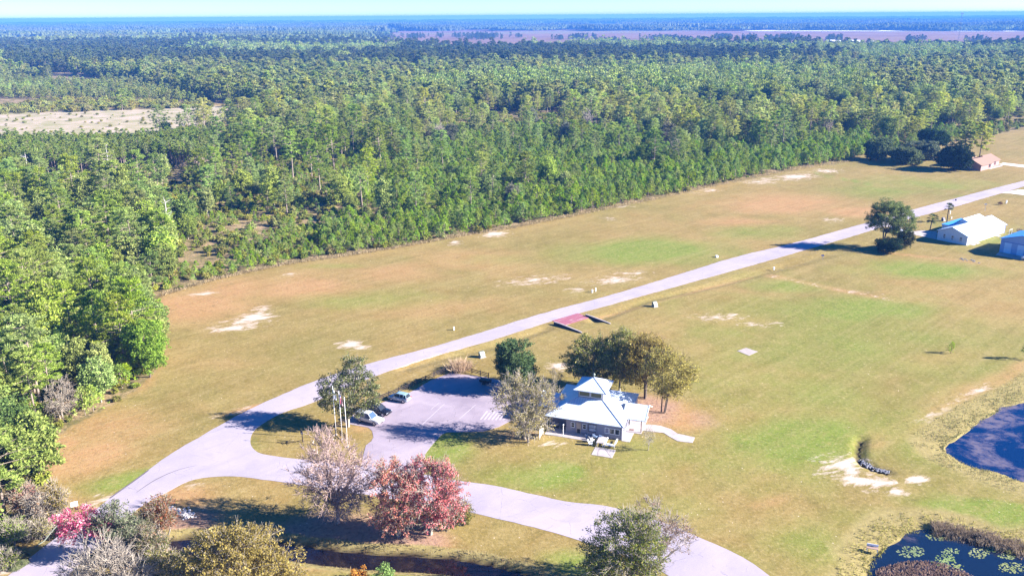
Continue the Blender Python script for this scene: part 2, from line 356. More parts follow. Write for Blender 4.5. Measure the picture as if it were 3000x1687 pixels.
marsh = np.where(far, np.clip(marsh + ((wob(Xf, Yf, 900, 1)+wob(Xf, Yf, 370, 3)) > .75)*1.0, 0, 1), marsh)
fl = np.where(far & (marsh < .5), 1, fl)
bank = np.zeros_like(Xf)
b_ = np.zeros_like(xn)
for P in (POND1, POND2):
    d = np.abs(sdist(P)-.6); b_ = np.maximum(b_, np.clip(1.3-d/6.0, 0, 1))
bank[near] = np.maximum(b_, np.clip(1.4-np.abs(dc-2.2)/1.3, 0, 1))
mud = np.zeros_like(Xf); mud[near] = np.clip((-zn-.45)/.3, 0, 1)
idx = np.arange(nx*ny).reshape(ny, nx)
Fq = np.stack([idx[:-1, :-1], idx[:-1, 1:], idx[1:, 1:], idx[1:, :-1]], -1).reshape(-1, 4)
M_GROUND = mat('mown_grass_ground')
gm = mesh_np('ground', np.stack([Xf, Yf, Zf], 1), Fq, [M_GROUND], smooth=True)
def cattr(me, name, r, g, b):
    a = me.color_attributes.new(name, 'FLOAT_COLOR', 'POINT')
    a.data.foreach_set('color', np.stack([r, g, b, np.ones_like(r)], 1).astype(np.float32).ravel())
cattr(gm, 'ma', sand, green, brown); cattr(gm, 'mb', np.maximum(fl, 0), marsh, litter); cattr(gm, 'mc', bank, mud, fl2)
tag(link(gm, 'ground'), kind='structure')
t = NT(M_GROUND); P_ = t.pos()
ca = t.n('ShaderNodeSeparateColor', {0: t.n('ShaderNodeVertexColor', layer_name='ma').outputs[0]}).outputs
cb = t.n('ShaderNodeSeparateColor', {0: t.n('ShaderNodeVertexColor', layer_name='mb').outputs[0]}).outputs
cc = t.n('ShaderNodeSeparateColor', {0: t.n('ShaderNodeVertexColor', layer_name='mc').outputs[0]}).outputs
n1 = t.noise(.018, 5, .6, P_, .6); n2 = t.noise(.12, 5, .62, P_, .4); n3 = t.noise(1.6, 4, .7, P_); n4 = t.noise(5.0, 2, .6, P_); n0 = t.noise(.055, 4, .6, P_, .3)
def msk(m, lo, hi, amt=.5, nn=None):
    return t.ramp(t.math('ADD', m, t.math('MULTIPLY', t.math('SUBTRACT', nn or n2, .5), amt)), lo, hi)
gold = t.mix(t.ramp(n2, .3, .7), (.25, .163, .055), (.30, .215, .083))
olive = t.mix(t.ramp(n2, .35, .7), (.175, .138, .038), (.23, .187, .058))
c = t.mix(t.ramp(n1, .38, .62), gold, olive)
c = t.mix(msk(ca[2], .08, .60, .8, n0), c, t.mix(n2, (.31, .165, .068), (.40, .24, .115)))
c = t.mix(msk(ca[1], .10, .62, .8, n0), c, t.mix(n2, (.12, .165, .022), (.195, .240, .045)))
# mowing tracks: broad soft curved bands
sp = t.n('ShaderNodeSeparateXYZ', {0: P_}).outputs
wv = t.noise(1.0, 4, .6, t.smap(P_, 40, .03, .30), .8)
c = t.mix(t.math('MULTIPLY', t.ramp(wv, .48, .75), .30), c, (.33, .25, .11))
c = t.mix(t.math('MULTIPLY', t.ramp(wv, .45, .25), .30), c, (.13, .11, .03))
n5 = t.noise(.45, 6, .72, P_, .3)
c = t.mix(t.math('MULTIPLY', t.ramp(n5, .52, .72), .45), c, (.36, .27, .12)); c = t.mix(t.math('MULTIPLY', t.ramp(n5, .46, .30), .45), c, (.11, .095, .028))
mw = t.noise(1.0, 2, .5, t.smap(P_, 44, .012, .70), .4)
c = t.mix(t.math('MULTIPLY', t.ramp(mw, .52, .68), .14), c, (.36, .30, .14)); c = t.mix(t.math('MULTIPLY', t.ramp(mw, .46, .34), .12), c, (.12, .11, .03))
c = t.mix(msk(cb[2], .3, .75, .8), c, t.mix(n3, (.17, .095, .065), (.46, .29, .21)))
# worn straw tufts and dark tufts
c = t.mix(t.math('MULTIPLY', t.ramp(n3, .54, .70), .6), c, (.40, .31, .15))
c = t.mix(t.math('MULTIPLY', t.ramp(n3, .46, .30), .6), c, (.09, .075, .022))
c = t.mix(t.ramp(n4, .5, .8, 0, .3), c, (.06, .06, .02))
# pale scattered leaves
vo = t.n('ShaderNodeTexVoronoi', {'Vector': P_, 'Scale': 1.1, 'Randomness': 1.0})
cr = t.n('ShaderNodeSeparateColor', {0: vo.outputs['Color']}).outputs[0]
sel = t.math('MULTIPLY', t.math('GREATER_THAN', cr, .80), t.math('GREATER_THAN', n2, .52))
spk = t.math('MULTIPLY', t.math('LESS_THAN', vo.outputs['Distance'], .11), sel)
c = t.mix(t.math('MULTIPLY', spk, .75), c, (.62, .50, .40))
ns = t.noise(.55, 7, .72, t.smap(P_, 25, .55, 1.2), .5)
sandm = t.ramp(t.math('ADD', ca[0], t.math('MULTIPLY', t.math('SUBTRACT', ns, .5), 3.0)), .16, .66)
c = t.mix(t.math('MULTIPLY', sandm, t.math('GREATER_THAN', ca[0], .03)), c, t.mix(n3, (.42, .32, .25), (.60, .50, .44)))
fn = t.mix(t.ramp(n2, .40, .60), (.17, .14, .05), (.42, .29, .17)); fn = t.mix(t.ramp(n3, .4, .7), fn, (.05, .055, .02))
c = t.mix(cb[0], c, fn)
c = t.mix(cc[2], c, t.mix(msk(n0, .35, .65), t.mix(n3, (.36, .28, .21), (.52, .42, .34)), (.27, .25, .12)))
c = t.mix(t.math('MULTIPLY', t.math('MULTIPLY', sandm, ca[0]), cc[2]), c, (.62, .52, .46))
mar = t.mix(t.ramp(t.noise(.004, 6, .7, P_), .35, .65), (.17, .095, .065), (.25, .155, .09)); c = t.mix(cb[1], c, mar)
c = t.mix(msk(cc[0], .35, .7, .9), c, t.mix(n3, (.13, .10, .035), (.40, .33, .14)))
c = t.mix(cc[1], c, (.035, .022, .016))
bmp = t.bump(t.math('ADD', n3, t.math('MULTIPLY', n4, .5)), .55, .12)
t.finish(c, .95, bmp, spec=.1)

def sheet(name, poly, z, m, kind='structure', th=0.0):
    mb = MB(); n = len(poly); mb.add([(x, y, z) for x, y in poly]+[(x, y, z-.25) for x, y in poly], [tuple(range(n))]+[(i, n+i, n+(i+1) % n, (i+1) % n) for i in range(n)])
    o = mb.build(name, m)
    me = o.data
    if me.polygons[0].normal.z < 0: me.flip_normals()
    return tag(o, kind=kind) if kind else o
def jitter(poly, amp, step, seed):
    r = random.Random(seed); o = []
    n = len(poly)
    for i in range(n):
        a = poly[i]; b = poly[(i+1) % n]; L = hypot(b[0]-a[0], b[1]-a[1]); k = max(1, int(L/step)) if L < 200 else 1
        for j in range(k):
            q = j/k; am = amp if j else 0; nxv, nyv = -(b[1]-a[1])/max(L, .01), (b[0]-a[0])/max(L, .01); d = r.uniform(-am, am)
            o.append((a[0]+(b[0]-a[0])*q+nxv*d, a[1]+(b[1]-a[1])*q+nyv*d))
    return o
def asphalt(name, c1, c2, crack=(.25, .23, .26)):
    m = mat(name); t = NT(m); P = t.pos(); a = t.noise(.08, 5, .6, P, .5); b = t.noise(.9, 5, .7, P); g = t.noise(9, 2, .6, P)
    st = t.noise(1.0, 3, .6, t.smap(P, 41, .05, .6))
    c = t.mix(t.ramp(a, .35, .65), c1, c2); c = t.mix(t.math('MULTIPLY', t.ramp(st, .5, .8), .25), c, tuple(x*.7 for x in c1))
    c = t.mix(t.math('MULTIPLY', t.ramp(b, .55, .8), .35), c, tuple(x*1.2 for x in c2)); c = t.mix(t.ramp(g, .4, .7, 0, .2), c, crack)
    vc = t.n('ShaderNodeTexVoronoi', {'Vector': t.n('ShaderNodeVectorMath', {0: P, 1: t.n('ShaderNodeTexNoise', {'Vector': P, 'Scale': .6}).outputs['Color']}, operation='ADD').outputs[0], 'Scale': .16}, feature='DISTANCE_TO_EDGE').outputs['Distance']
    c = t.mix(t.math('MULTIPLY', t.math('LESS_THAN', vc, .006), t.ramp(b, .45, .6, 0, .55)), c, tuple(x*.4 for x in c1))
    pt = t.noise(.25, 3, .5, P); c = t.mix(t.math('MULTIPLY', t.ramp(pt, .58, .66), .22), c, tuple(x*.72 for x in c1))
    t.finish(c, .9, t.bump(g, .2), spec=.2); return m
M_ROAD = asphalt('pale_asphalt', (.33, .29, .35), (.40, .35, .42))
M_LOT = asphalt('parking_asphalt', (.25, .205, .26), (.38, .32, .37))
sheet('road', jitter(ROAD, .12, 1.3, 1), .03, M_ROAD)
sheet('parking_lot', LOT, .034, M_LOT)
# tyre marks
M_SKID = plain('tyre_mark', (.13, .11, .13), .9)
def ribbon(name, pts, w, z, m, **kw):
    mb = MB(); vs = []; n = len(pts)
    for i, (x, y) in enumerate(pts):
        a = pts[max(0, i-1)]; b = pts[min(n-1, i+1)]; dx, dy = b[0]-a[0], b[1]-a[1]; L = hypot(dx, dy); ww = w(i/(n-1)) if callable(w) else w
        vs += [(x-dy/L*ww/2, y+dx/L*ww/2, z), (x+dy/L*ww/2, y-dx/L*ww/2, z)]
    mb.add(vs, [(2*i, 2*i+1, 2*i+3, 2*i+2) for i in range(n-1)]); o = mb.build(name, m); return tag(o, **kw)
ribbon('tyre_mark', smooth_poly(W([(400,1442),(425,1424),(455,1405),(490,1388),(530,1373),(575,1363)]), 2), lambda q: .16*sin(pi*(.1+.85*q))+.02, .036, M_SKID, kind='structure')
ribbon('road_edge_soil', smooth_poly(W([(322,1459),(345,1442),(375,1421),(410,1396),(435,1377)]), 1), .3, .037, M_SKID, kind='structure')
M_PAINT = plain('worn_white_road_paint', (.43, .39, .43), .8, var=.3)
for pa, pb, w_ in (((1302,1183),(1215,1264),.12),((1286,1180),(1262,1200),.10),((1393,1186),(1346,1227),.12),((1131,1180),(1153,1185),.12),((1300,1075),(1300,1076),.1)):
    A, B = G(*pa), G(*pb)
    if hypot(A[0]-B[0], A[1]-B[1]) > .5:
        tag(ribbon('painted_line', [A, B], w_, .039, M_PAINT), kind='structure')
for i in range(7):
    A, B = G(1408+i*11, 1229+i*.3), G(1428+i*11, 1204+i*.6); tag(ribbon('painted_line', [A, B], .30, .039, M_PAINT), kind='structure')
# water
def water(name, poly, z, base, pat, patcol):
    m = mat(name+'_surface'); t = NT(m); P = t.pos(); a = t.noise(.12, 7, .68, P, .5); b = t.noise(.7, 5, .7, P)
    mk = t.ramp(a, pat[0], pat[1]); mk = t.math('MULTIPLY', mk, t.ramp(b, .3, .55))
    c = t.mix(mk, base, patcol); rip = t.noise(2.5, 2, .5, P)
    t.finish(c, t.ramp(mk, 0, 1, .06, .6), t.bump(rip, .05, .02), spec=.5)
    return sheet(name, poly, z, m)
def inflate(poly, d):
    cx = sum(p[0] for p in poly)/len(poly); cy = sum(p[1] for p in poly)/len(poly)
    return [(x+(x-cx)/hypot(x-cx, y-cy)*d, y+(y-cy)/hypot(x-cx, y-cy)*d) for x, y in poly]
water('pond', inflate(POND1, 2.2), -.5, (.003, .016, .07), (.48, .58), (.10, .085, .13))
water('pond', inflate(POND2, 2.2), -.5, (.006, .014, .036), (.56, .68), (.06, .05, .07))
cr = []
for s_ in (1, -1):
    side = []
    for i, (x, y) in enumerate(CREEK):
        a = CREEK[max(0, i-1)]; b = CREEK[min(len(CREEK)-1, i+1)]; L = hypot(b[0]-a[0], b[1]-a[1])
        side.append((x-s_*(b[1]-a[1])/L*2.0, y+s_*(b[0]-a[0])/L*2.0))
    cr += side if s_ == 1 else side[::-1]
water('creek', cr, -.85, (.008, .006, .010), (.52, .7), (.045, .03, .02))
# water plants of the near pond
M_LILY = foliage('lily_pads', (.14, .20, .07), (.30, .34, .16), .02, .1, .1)
def lilies(u, v, ru, rv, n, seed):
    r = random.Random(seed); mb = MB()
    for _ in range(int(n*2.6)):
        a = r.uniform(0, 2*pi); q = r.random()**.6; x, y = G(u+ru*1.5*q*cos(a), v+rv*1.4*q*sin(a), -.48); R_ = r.uniform(.07, .15)
        k = 7; mb.add([(x+R_*cos(2*pi*i/k+a), y+R_*sin(2*pi*i/k+a), -.485+r.uniform(0, .01)) for i in range(k)], [tuple(range(k))])
    return mb
for i, (u, v, ru, rv, n, lb) in enumerate([(2755,1567,30,12,60,'pale green lily pads at the far bank of the near pond'),(2668,1615,28,12,45,'small lily pad patch near the left shore of the near pond'),(2785,1615,18,8,18,'thin sprinkle of lily pads in open water'),
        (2868,1620,22,11,34,'compact lily pad raft in the middle of the near pond'),(2764,1640,26,12,40,'lily pads beside the brown water weed'),(2905,1607,14,7,18,'lily pads below the dry reeds'),(2965,1662,28,12,46,'lily pads at the right edge of the photo'),(2950,1630,18,7,16,'lily pads around the reed tip'),(2800,1662,20,8,14,'loose lily pads in the lower middle of the near pond')]):
    tag(lilies(u, v, ru, rv, n, i).build('lily_pad_patch', M_LILY), lb, 'lily pads', 'lily pad patches on the near pond', kind='stuff')
# ------------------------------------------------------------------ buildings
def windowp(parent, name, org, ux, w, h, depth=.08, mull=(1, 1), glass=None, frame=None, lab=None):
    """window in a wall: org lower-left corner on the wall plane, ux unit vector along wall (outward = ux rotated -90)"""
    ux = Vector(ux).normalized(); out = Vector((ux.y, -ux.x, 0)); org = Vector(org)
    def P(a, o_, z): q = org + ux*a + out*o_; return (q.x, q.y, q.z+z)
    def bx(mb, a0, a1, o0, o1, z0, z1):
        mb.add([P(a0,o0,z0),P(a1,o0,z0),P(a1,o1,z0),P(a0,o1,z0),P(a0,o0,z1),P(a1,o0,z1),P(a1,o1,z1),P(a0,o1,z1)],
               [(0,3,2,1),(4,5,6,7),(0,1,5,4),(1,2,6,5),(2,3,7,6),(3,0,4,7)])
    f = .07; mb = MB()
    bx(mb, -f, 0, 0, depth, -f, h+f); bx(mb, w, w+f, 0, depth, -f, h+f); bx(mb, 0, w, 0, depth, h, h+f); bx(mb, 0, w, 0, depth+.03, -f, 0)
    for i in range(1, mull[0]): bx(mb, w*i/mull[0]-.02, w*i/mull[0]+.02, 0, depth-.02, 0, h)
    for i in range(1, mull[1]): bx(mb, 0, w, 0, depth-.025, h*i/mull[1]-.025, h*i/mull[1]+.025)
    fo = mb.build(name, frame or M_WHITE, parent)
    g = MB(); bx(g, .002, w-.002, .004, .03, .002, h-.002); g.build('pane', glass or M_GLASS, fo)
    if lab: fo['label'] = lab
    return fo
M_GLASS2 = plain('reflecting_blind_glass', (.30, .33, .42), .15, spec=.6, var=.1)
M_GLASSG = plain('olive_reflecting_glass', (.10, .11, .07), .12, spec=.6, var=.4, sc=.8)
HOUSE = thing('pavilion_house', 'grey clubhouse with white seamed pyramid roof and glazed cupola beside the parking lot', 'building', (14.66, 138.38, 0), radians(-19.5))
M_TRIM = plain('blue_grey_roof_trim', (.30, .36, .52), .5)
w_ = 6.85
mb = MB(); mb.box(-3.1, w_, -w_, w_, 0, 2.55); mb.box(-w_, -3.1, -4.6, w_, 0, 2.55); mb.build('wall', M_SIDG, HOUSE)
# pyramid roof (four faces, two seam directions), eave 2.6 to cupola
ez, cz, ch, eh = 2.62, 4.85, 2.25, 7.05
def hip(z0, h0, z1, h1, thick=.14):
    A = [(-h0,-h0,z0),(h0,-h0,z0),(h0,h0,z0),(-h0,h0,z0),(-h1,-h1,z1),(h1,-h1,z1),(h1,h1,z1),(-h1,h1,z1)]
    x = MB(); x.add(A, [(0,1,5,4),(2,3,7,6)]); y = MB(); y.add(A, [(1,2,6,5),(3,0,4,7)])
    d = MB(); n = 4
    d.add([(p[0], p[1], p[2]-.003) for p in A[:4]]+[(p[0]*.995, p[1]*.995, p[2]-thick) for p in A[:4]], [(0,4,5,1),(1,5,6,2),(2,6,7,3),(3,7,4,0),(4,7,6,5)])
    return x, y, d, A
x, y, d, A = hip(ez, eh, cz, ch)
rf = x.build('roof', M_ROOFX, HOUSE); y.build('roof_side', M_ROOFY, rf); d.build('fascia', M_TRIM, rf)
for i in range(4): MB().tube(Vector(A[i])+Vector((0, 0, .03)), Vector(A[i+4])+Vector((0, 0, .03)), .06, n=6).build('hip_cap', M_TRIM, rf)
# cupola
cup = MB(); cup.box(-ch, ch, -ch, ch, cz-.5, 6.35); cupo = cup.build('cupola', M_SIDG, HOUSE)
x, y, d, A2 = hip(6.45, 3.0, 8.0, .02)
cr_ = x.build('cupola_roof', M_ROOFX, cupo); y2 = y; 
o_ = y2.build('cupola_roof_side', M_ROOFY, cupo); d.build('cupola_fascia', M_TRIM, cupo)
for i in range(4): MB().tube(Vector(A2[i])+Vector((0, 0, .02)), Vector(A2[i+4])+Vector((0, 0, .02)), .05, n=6).build('cupola_hip_cap', M_TRIM, cupo)
fb = MB(); fb.tube((0, 0, 7.9), (0, 0, 8.35), .12, .08); fb.ball((0, 0, 8.55), .26, 12, 8); fb.tube((0, 0, 8.78), (0, 0, 8.95), .04, .01); fb.build('finial', M_GREYBOX, cupo, smooth=True)
for s_ in (0, 1):
    windowp(cupo, 'cupola_window', (-2.05+s_*2.15, -ch-.002, 5.2), (1, 0, 0), 1.9, .85, glass=M_GLASSG)
for s_ in (0, 1):
    windowp(cupo, 'cupola_window', (ch+.002, -2.05+s_*2.15, 5.2), (0, 1, 0), 1.9, .85, glass=M_GLASS2)
# side gable wings
def wing(name, x0, x1, lab):
    s = 1 if x1 > x0 else -1
    prof = [(-3.15, 2.38), (0, 4.02), (3.15, 2.38), (3.15, 2.28), (0, 3.90), (-3.15, 2.28)]
    a, b = min(x0, x1), max(x0, x1)
    o = MB().ext_x(prof, a, b).build(name, M_ROOFX, HOUSE); o['label'] = lab
    tr = MB().ext_x([(-3.2, 2.40), (0, 4.07), (3.2, 2.40), (3.2, 2.24), (0, 3.86), (-3.2, 2.24)], x1 if s > 0 else x1-.08, x1+.08 if s > 0 else x1); tr.build('rake_trim', M_WHITE, o)
    for yy in (-3.0, 1.4, 3.0) if s > 0 else (-3.0, 3.0):
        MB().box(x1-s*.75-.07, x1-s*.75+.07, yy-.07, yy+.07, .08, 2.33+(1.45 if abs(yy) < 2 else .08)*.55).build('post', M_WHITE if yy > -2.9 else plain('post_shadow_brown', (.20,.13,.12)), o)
    be = MB().box(x1-s*.75-.06, x1-s*.75+.06, -2.93, 2.93, 2.12, 2.26); be.build('tie_beam', M_WHITE, o)
wing('wing_roof', 6.0, 10.2, 'white gabled porch roof over the right side door')
wing('wing_roof', -6.0, -9.5, 'white gabled porch roof reaching toward the parking lot')
# front wall details
fy = -w_-.003
windowp(HOUSE, 'window', (-2.2, fy, 1.15), (1, 0, 0), .55, .85, mull=(1, 2))
windowp(HOUSE, 'window', (-.1, fy, 1.15), (1, 0, 0), .55, .85, mull=(1, 2))
windowp(HOUSE, 'window', (.95, fy, .85), (1, 0, 0), 1.25, 1.3, mull=(1, 2), glass=M_GLASS2, frame=M_DARKMETAL, lab='wide double-sash window with dark frame')
windowp(HOUSE, 'window', (3.9, fy, 1.0), (1, 0, 0), .6, .95, glass=plain('shutter_grey', (.24,.22,.28)))
windowp(HOUSE, 'window', (4.75, fy, 1.0), (1, 0, 0), .7, .95); windowp(HOUSE, 'window', (5.65, fy, 1.0), (1, 0, 0), .7, .95)
dr = MB().box(-1.25, -.45, fy-.06, fy, .05, 2.1).build('door', plain('beige_door', (.40, .32, .26)), HOUSE)
MB().box(-1.12, -.58, fy-.075, fy-.062, .15, .95).build('door_panel', M_DARKMETAL, dr)
windowp(HOUSE, 'window', (w_+.003, -5.9, .9), (0, 1, 0), .7, 1.2); windowp(HOUSE, 'window', (w_+.003, -4.6, .9), (0, 1, 0), .7, 1.2)
dr = MB().box(w_, w_+.07, -1.2, -.2, .08, 2.15).build('door', M_DARKMETAL, HOUSE)
MB().box(-3.15-.01, -3.1, -6.84, -4.61, .05, 2.5).build('porch_return_wall', M_SIDG, HOUSE)
for xx, yy in ((-6.7, -6.7), (-6.7, -4.75)): MB().box(xx-.08, xx+.08, yy-.08, yy+.08, .07, 2.5).build('porch_post', M_WHITE, HOUSE)
# slabs
def local_box(parent, name, m, *b): return MB().box(*b).build(name, m, parent)
hs = thing('front_porch_slab', 'shaded concrete slab along the front wall of the grey clubhouse', 'slab', (14.66, 138.38, 0), radians(-19.5))
local_box(hs, 'slab', M_CONC, -6.5, 2.0, -9.0, -6.87, -.05, .06); local_box(hs, 'slab_recess', M_CONC, -6.5, -3.16, -6.87, -4.63, -.05, .061)
hs2 = thing('side_porch_slab', 'pale pink concrete slab under the right gabled porch', 'slab', (14.66, 138.38, 0), radians(-19.5))
local_box(hs2, 'slab', M_CONC, 6.87, 9.6, -3.6, 3.6, -.05, .08); local_box(hs2, 'lower_slab', M_CONC, 6.87, 8.3, -7.1, -3.61, -.05, .06)
def wp(x, y, z=0): a = radians(-19.5); return (14.66+x*cos(a)-y*sin(a), 138.38+x*sin(a)+y*cos(a), z)
ps = thing('patio_slab', 'cracked light concrete patio slab in the lawn in front of the clubhouse chairs', 'slab', wp(4.9, -12), radians(-19.5))
local_box(ps, 'slab', M_CONC, -1.8, 1.75, -1.4, 1.4, -.05, .05)
mb = MB()
for a_, b_ in (((-.2, 1.39), (1.5, -1.2)), ((-.85, 1.3), (-1.0, 0)), ((-1.0, 0), (-.7, -1.35))): mb.tube((a_[0], a_[1], .045), (b_[0], b_[1], .045), .03, n=4)
mb.build('crack', M_SKID, ps)
wk = tag(sheet('walkway', W([(1884,1244),(1900,1243),(1935,1247),(1966,1257),(1985,1270),(2036,1281),(2029,1297),(1985,1292),(1960,1278),(1945,1268),(1890,1262),(1866,1260)]), .05, M_CONC), kind='structure')
for pts in ([(2160,1028),(2186,1019),(2220,1030),(2194,1042)],): 
    sheet('old_foundation_slab', W(pts), .06, M_CONC, kind=None)
o = bpy.data.objects['old_foundation_slab']; tag(o, 'small pale concrete pad lying alone in the right-hand lawn', 'slab')
bpy.data.objects['old_foundation_slab'].data.materials[0] = plain('grey_pink_slab', (.36,.31,.29), .9, var=.25, sc=1.0)
# screen panel left of porch
sp_ = thing('screen_panel', 'white upright screen panel standing at the left end of the front porch', 'screen', wp(-6.75, -10.1), radians(-19.5))
local_box(sp_, 'panel', M_WHITE, -.03, .03, -1.0, 1.0, .35, 2.2)
for yy in (-1.0, 1.0): local_box(sp_, 'post', M_WHITE, -.05, .05, yy-.05, yy+.05, 0, 2.3)
lp = thing('post_light', 'thin white post with a lamp head standing on the front porch slab', 'post lamp', wp(-3.2, -8.6), radians(-19.5))
MB().tube((0, 0, .06), (0, 0, 2.1), .06).build('post', M_WHITE, lp); MB().ball((0, 0, 2.2), .14).build('lamp', M_WHITE, lp, smooth=True)
# patio furniture
def adirondack(loc, rz, m, label):
    t_ = thing('patio_chair', label, 'chair', loc, rz, 'chairs in front of the clubhouse')
    s = MB(); s.box(-.28, .28, -.25, .3, .32, .37); s.build('seat', m, t_)
    b = MB(); b.add([(-.28,.26,.33),(.28,.26,.33),(.28,.32,.33),(-.28,.32,.33),(-.26,.55,1.05),(.26,.55,1.05),(.26,.60,1.05),(-.26,.60,1.05)], [(0,1,5,4),(1,2,6,5),(2,3,7,6),(3,0,4,7),(4,5,6,7),(0,3,2,1)]); b.build('backrest', m, t_)
    for sx in (-1, 1):
        MB().box(sx*.33-.05, sx*.33+.05, -.32, .42, .55, .59).build('armrest', m, t_)
        for yy in (-.25, .28): MB().box(sx*.3-.03, sx*.3+.03, yy-.03, yy+.03, 0, .55).build('leg', m, t_)
    return t_
M_BLUEC = plain('pale_blue_plastic', (.38, .52, .75), .5)
adirondack(wp(3.35, -7.6, .0), radians(160), M_BLUEC, 'tall pale blue patio chair against the clubhouse wall')
adirondack(wp(2.4, -7.75, .06), radians(140), M_BLUEC, 'low blue patio chair just left of the tall blue one')
adirondack(wp(2.1, -8.95, 0), radians(110), M_WHITE, 'white lawn chair facing the wooden table from the left')
adirondack(wp(2.2, -10.2, 0), radians(75), M_WHITE, 'white lawn chair casting a dark shadow left of the patio slab')
tb = thing('patio_table', 'long weathered wooden table between white benches in front of the clubhouse', 'table', wp(3.75, -9.1), radians(-19.5))
local_box(tb, 'tabletop', plain('weathered_wood', (.40,.36,.36)), -.62, .62, -1.2, 1.2, .68, .74)
for a_ in (-.5, .5):
    for b_ in (-1.05, 1.05): local_box(tb, 'leg', M_WHITE, a_-.05, a_+.05, b_-.05, b_+.05, 0, .68)
bn = thing('white_bench', 'U-shaped white bench with blue lettered cushion right of the wooden table', 'bench', wp(5.35, -8.9), radians(-19.5))
local_box(bn, 'seat', M_WHITE, -.95, .95, -1.25, -.65, .38, .48)
for a_ in (-.85, .85): local_box(bn, 'side_rail', M_WHITE, a_-.12, a_+.12, -.65, 1.5, .38, .50)
for a_ in (-.85, .85):
    for b_ in (-1.1, 1.35): local_box(bn, 'leg', M_WHITE, a_-.05, a_+.05, b_-.05, b_+.05, 0, .38)
local_box(bn, 'cushion', plain('pale_blue_cushion', (.60,.64,.75)), -.45, .25, -1.1, -.7, .481, .55)
_bp = plain('blue_print', (.05, .06, .5))
for i, a_ in enumerate((-.85, -.15, .1, .3, .5)): MB().box(a_-.06, a_+.07, -1.256, -1.251, .40, .47).build('blue_marking', _bp, bn)
pl = thing('planter_bucket', 'small white bucket on the porch slab by the clubhouse wall', 'bucket', wp(.6, -7.3, .06))
MB().tube((0, 0, 0), (0, 0, .38), .15, .2, 12).build('bucket', M_WHITE, pl); MB().tube((0, 0, .35), (0, 0, .385), .17, .17, 12).build('soil', M_BARKD, pl)
gr = thing('barbecue_grill', 'dark covered grill in the shade of the recessed porch', 'grill', wp(-5.2, -6.2, .06), radians(-19.5))
MB().box(-.5, .5, -.25, .25, .35, .8).build('body', M_DARKMETAL, gr); MB().ext_x([(-.27, .8), (-.2, 1.02), (0, 1.12), (.2, 1.02), (.27, .8)], -.5, .5).build('lid', plain('grey_cover', (.18, .18, .22)), gr)
for a_ in (-.4, .4): MB().box(a_-.04, a_+.04, -.2, .2, 0, .35).build('leg', M_DARKMETAL, gr)
tb2 = thing('porch_table', 'round grey table standing in the recessed porch', 'table', wp(-4.1, -5.8, .06))
MB().tube((0, 0, .68), (0, 0, .72), .5, .5, 18).build('tabletop', plain('grey_top', (.3, .3, .35)), tb2); MB().tube((0, 0, .03), (0, 0, .68), .05).build('pedestal', M_DARKMETAL, tb2); MB().tube((0, 0, 0), (0, 0, .03), .25, .25, 14).build('base', M_DARKMETAL, tb2)
mt = thing('doormat', 'striped brown mat on the pink slab under the right porch', 'mat', wp(7.7, -2.6, .08), radians(-19.5)); local_box(mt, 'mat', plain('mat_brown', (.2,.12,.11)), -.4, .4, -.3, .3, 0, .03)

# --- long white building
B2 = thing('metal_building', 'long white metal building with blue-edged roof behind the lone pine', 'building', (143.9, 255.5, 0), radians(37.3))
prof = [(0, 0), (0, 3.0), (5.0, 5.05), (9.5, 3.2), (9.5, 0)]
M_SIDWX = siding('white_metal_siding_long', (.74, .74, .78), .5, 0); M_SIDWY = siding('white_siding_gable_shade', (.62, .68, .80), .5, 1)  # gable copy darker and bluer: its shade is put into the colour
L2 = 26.0
mb = MB(); mb.add([(0, 0, 0), (0, 9.5, 0), (0, 9.5, 3.1), (0, 5, 4.95), (0, 0, 2.95)], [(0, 4, 3, 2, 1)]); mb.build('gable_wall', M_SIDWY, B2)
mb = MB(); mb.add([(.0, 0, 0), (L2, 0, 0), (L2, 0, 2.95), (0, 0, 2.95), (0, 9.5, 0), (L2, 9.5, 0), (L2, 9.5, 3.1), (0, 9.5, 3.1), (L2, 5, 4.95)], [(0, 1, 2, 3), (5, 4, 7, 6), (1, 5, 6, 8, 2)]); mb.build('wall', M_SIDWX, B2)
M_WROOF = plain('bright_white_roof', (.56, .68, .82), .4, var=.06, sc=.3)
M_SHADEROOF = plain('shade_blue_roof', (.07, .30, .80), .45, var=.06, sc=.4)  # blue skylit shade of the sunless roof slopes put into the colour
M_BTRIM = plain('blue_trim', (.12, .22, .55), .5)
zr = lambda y_: 3.02+.41*y_
mb = MB(); mb.add([(-.25, -.35, zr(-.35)), (L2+.6, -.35, zr(-.35)), (L2+.6, 5, zr(5)), (21.9, 5, zr(5)), (21.9, 7, zr(7)), (10.4, 7, zr(7)), (10.4, 5, zr(5)), (-.25, 5, zr(5))], [tuple(range(8))])
r2 = mb.build('roof', M_WROOF, B2); sm = r2.modifiers.new('s', 'SOLIDIFY'); sm.thickness = .12; sm.offset = -1
mb = MB(); mb.add([(-.25, 5.02, zr(5)), (10.4, 5.02, zr(5)), (10.4, 9.9, 3.1), (-.25, 9.9, 3.1), (10.42, 7.02, zr(7)), (21.9, 7.02, zr(7)), (21.9, 9.9, 3.7), (10.42, 9.9, 3.7), (21.92, 5.02, zr(5)), (L2+.6, 5.02, zr(5)), (L2+.6, 9.9, 3.1), (21.92, 9.9, 3.1)], [(0, 1, 2, 3), (4, 5, 6, 7), (8, 9, 10, 11)])
mb.build('rear_roof', M_WROOF, B2)
for _x in (10.4, 21.9): MB().add([(_x, 5.02, 5.07), (_x, 7, zr(7)-.02), (_x, 9.4, 3.2)], [(0, 1, 2)]).build('dormer_gable', M_SIDWY, B2)
